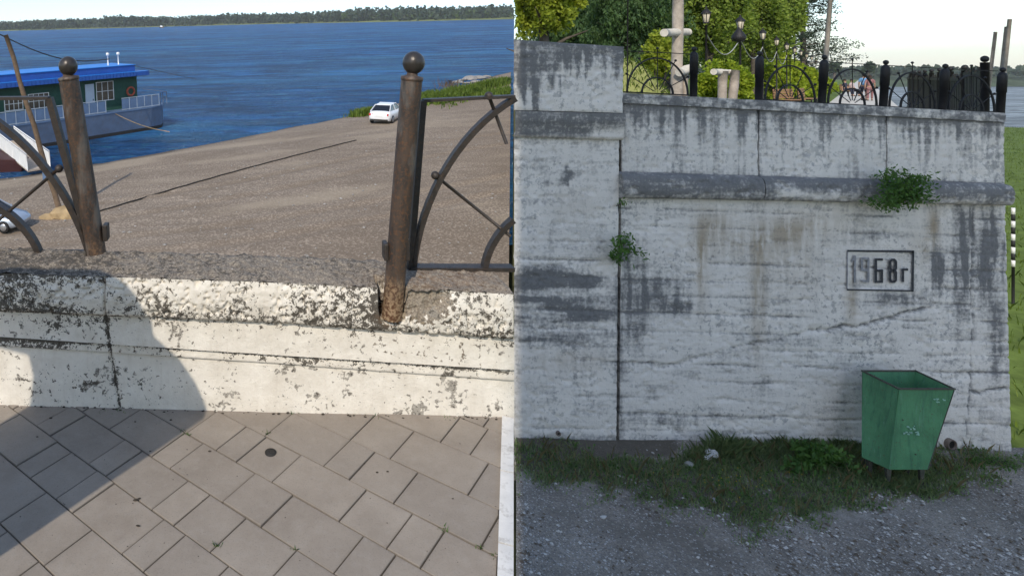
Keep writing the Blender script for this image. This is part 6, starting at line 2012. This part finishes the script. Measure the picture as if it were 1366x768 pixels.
# ---- loose stones and litter on the beach
b = MB(); rb = np.random.default_rng(44)
for i in range(1500):
    Y = 20 + 45 * rb.random() ** 1.6; X = (-.45 + .83 * rb.random()) * Y
    if Y > shore_d(X) - .4 or nS.x * X + nS.y * Y + nS.z * -8.2 > -.5: continue
    s_ = .02 + .07 * rb.random() ** 4; a = rb.random() * 6.28; z = float(beach_z(np.array(X), np.array(Y))) + s_ * .2
    ca, sa = math.cos(a), math.sin(a); k3 = s_ * (.7 + .6 * rb.random(3))
    b.add([(X + ca * v.x * k3[0] - sa * v.y * k3[1], Y + sa * v.x * k3[0] + ca * v.y * k3[1], z + v.z * k3[2] * .6) for v in ico], fa)
tag(place(b.build('beach_pebbles', 'pebble')), kind='stuff')

# ---- shore grass, stones, drift brush
r = np.random.default_rng(90)
def shore_grass(name, px0, py0, px1, py1, wpx, n_, h_, seed):
    out = []
    rr_ = np.random.default_rng(seed)
    for i in range(n_):
        f_ = rr_.random(); x = px0 + (px1 - px0) * f_ + rr_.normal() * 4; y = py0 + (py1 - py0) * f_ + rr_.normal() * wpx * (.4 + .6 * math.sin(math.pi * f_))
        p = Lz(x, y, -8.4); 
        if nS.dot(p) > -.4: continue
        z = float(beach_z(np.array(p.x), np.array(p.y)))
        if z < ZW - .05: continue
        out.append((p.x, p.y, z))
    place(grass_mesh(name, np.array(out), np.full(len(out), h_), rr_, 'grass_lit', .07, .7))
shore_grass('shore_grass', 564, 136, 640, 124, 4.5, 5200, .55, 1)
shore_grass('shore_grass', 632, 121, 676, 112, 2.2, 1800, .6, 2)
shore_grass('shore_grass', 640, 131, 690, 124, 2.4, 2600, .4, 3)
shore_grass('shore_grass', 474, 151, 494, 147, 2.0, 900, .5, 4)
shore_grass('shore_grass', 560, 132, 576, 127, 3, 800, .6, 5)
for k, (x, y, r_) in enumerate(((628, 106, .9), (640, 105, .7), (617, 108, .6), (634, 110, .5), (622, 112, .45), (648, 103.5, .5), (611, 111, .5))):
    p = Lz(x, y, ZW); o = MB().rock((0, 0, .1), r_, 40 + k, (1.8, 1.2, .5)).build('shore_rock', 'pebble'); place(o, True, p)
    tag(o, ('largest low rock in the shallows off the grassy point', 'flat rock right behind the largest rock in the shallows', 'left middle rock in the shallows off the grassy point', 'front rock in the shallows nearest the grass', 'small front rock left of the one nearest the grass', 'rightmost low rock in the shallows', 'leftmost small rock in the shallows')[k], 'rock', 'rocks in the shallows')
b = MB(); rr = random.Random(9)
for i in range(90):
    p = Lz(rr.gauss(600, 9), rr.gauss(117, 2.0), ZW); b.tube([p, p + Vector((rr.uniform(-.5, .5), rr.uniform(-.3, .3), rr.uniform(.5, 1.1)))], .02, 4)
tag(place(b.build('drift_brush', 'pole_wood')), kind='stuff')

# ---- distant craft
p = Lz(215, 39, ZW); k_ = p.y
p = Ld(215, 38.2, 640); p.z = ZW; 
p = Lz(216, 37.6, ZW)
t = thing('motor_boat', 'small distant white motor boat near the far bank', 'boat', p, left=True); s_ = p.y / 846
b = MB(); b.hexa([(-3 * s_, -1 * s_, 0), (2.4 * s_, -1 * s_, 0), (2.4 * s_, 1 * s_, 0), (-3 * s_, 1 * s_, 0), (-3.2 * s_, -1.3 * s_, 1.2 * s_), (3.6 * s_, -.6 * s_, 1.5 * s_), (3.6 * s_, .6 * s_, 1.5 * s_), (-3.2 * s_, 1.3 * s_, 1.2 * s_)]); b.build('hull', 'iron', t)
b = MB(); b.hexa([(-2.4 * s_, -1 * s_, 1.3 * s_), (1.2 * s_, -1 * s_, 1.4 * s_), (1.2 * s_, 1 * s_, 1.4 * s_), (-2.4 * s_, 1 * s_, 1.3 * s_), (-2 * s_, -.8 * s_, 3.2 * s_), (.4 * s_, -.8 * s_, 3.0 * s_), (.4 * s_, .8 * s_, 3.0 * s_), (-2 * s_, .8 * s_, 3.2 * s_)]); b.build('cabin', 'white', t)
p = Lz(347, 32.2, ZW); s_ = p.y / 846
t = thing('channel_buoy', 'distant white channel buoy with a tall mast', 'buoy', p, left=True)
b = MB(); b.lathe([(1.6 * s_, -.3 * s_), (1.6 * s_, .6 * s_), (.4 * s_, 1.0 * s_), (.25 * s_, 4.2 * s_), (.001, 4.6 * s_)], (0, 0, 0), 8); b.build('float_body', 'white', t)
b = MB(); b.box((-.5 * s_, -.1 * s_, 2.6 * s_), (.5 * s_, .1 * s_, 4.0 * s_)); b.build('topmark', 'white', t)

# ---- small things on the paving
b = MB(); b.lathe([(.0235, ZP - .004), (.0235, ZP + .0035), (.001, ZP + .004)], (0, 0, 0), 20); p = Lz(361, 603.5, ZP)
for i in range(len(b.v)): b.v[i] = (b.v[i][0] + p.x, b.v[i][1] + p.y, b.v[i][2])
b.build('tar_spot', 'cable', paving)
b = MB(); rr = random.Random(12)
for k, (x, y, r_) in enumerate(((181, 667, .007), (185, 665, .005), (184.5, 701.5, .006), (68, 558, .006), (50, 583, .005), (280, 602, .005), (228, 560, .005), (200, 602, .004), (503, 630, .004), (517, 629, .004), (538, 558, .005), (180, 562.5, .004), (600, 560, .003), (604, 665, .003))):
    p = Lz(x, y, ZP); b.rock((p.x, p.y, ZP + r_ * .45), r_, k, (1.6, 1, .55))
for k in range(160):
    x, y = rr.uniform(0, 680), rr.uniform(560, 768); p = Lz(x, y, ZP); r_ = rr.uniform(.0008, .0022)
    b.rock((p.x, p.y, ZP + r_ * .4), r_, k % 7, (1.3, 1, .7)) if k % 2 == 0 else None
for k in range(60):
    x = rr.uniform(0, 690); p = Lz(x, float(ylin(min(x, 686), *BASE)) + rr.uniform(.5, 4) , ZP); r_ = rr.uniform(.002, .006)
    if nS.dot(p) < -.06: b.rock((p.x, p.y, ZP + r_ * .3), r_, k % 9, (1.5, 1, .6))
tag(place(b.build('crumbs', 'joint')), kind='stuff')
pos = []; rr = np.random.default_rng(6)
for cx, cy, n_, sp in ((248, 577, 26, 3), (356, 578, 34, 3.2), (292, 727, 30, 3), (497, 596 + 0, 0, 1), (594, 706, 26, 3), (640, 730, 20, 3), (662, 740, 30, 4), (388, 550, 12, 4), (505, 553, 16, 6), (600, 556, 26, 5), (394, 732, 12, 2), (140, 549, 14, 6), (160, 548, 20, 4)):
    for i in range(n_ // 2):
        p = Lz(cx + rr.normal() * sp, cy + rr.normal() * sp * .5, ZP); pos.append((p.x, p.y, ZP - .004))
place(grass_mesh('joint_weeds', np.array(pos), np.full(len(pos), .011), rr, 'leaf_weed', .0014, 1.8))


# ---- the air
b = MB(); b.box((-6100, -3100, -7.6), (6100, 9100, 240))
t = NT('haze_air'); pv = t.n("VolumePrincipled"); pv.inputs['Density'].default_value = 0.00012; pv.inputs['Color'].default_value = (0.92, 0.94, 0.97, 1)
t.l(pv.outputs[0], t.out.inputs['Volume'])
tag(b.build('haze', t.m), kind='stuff')
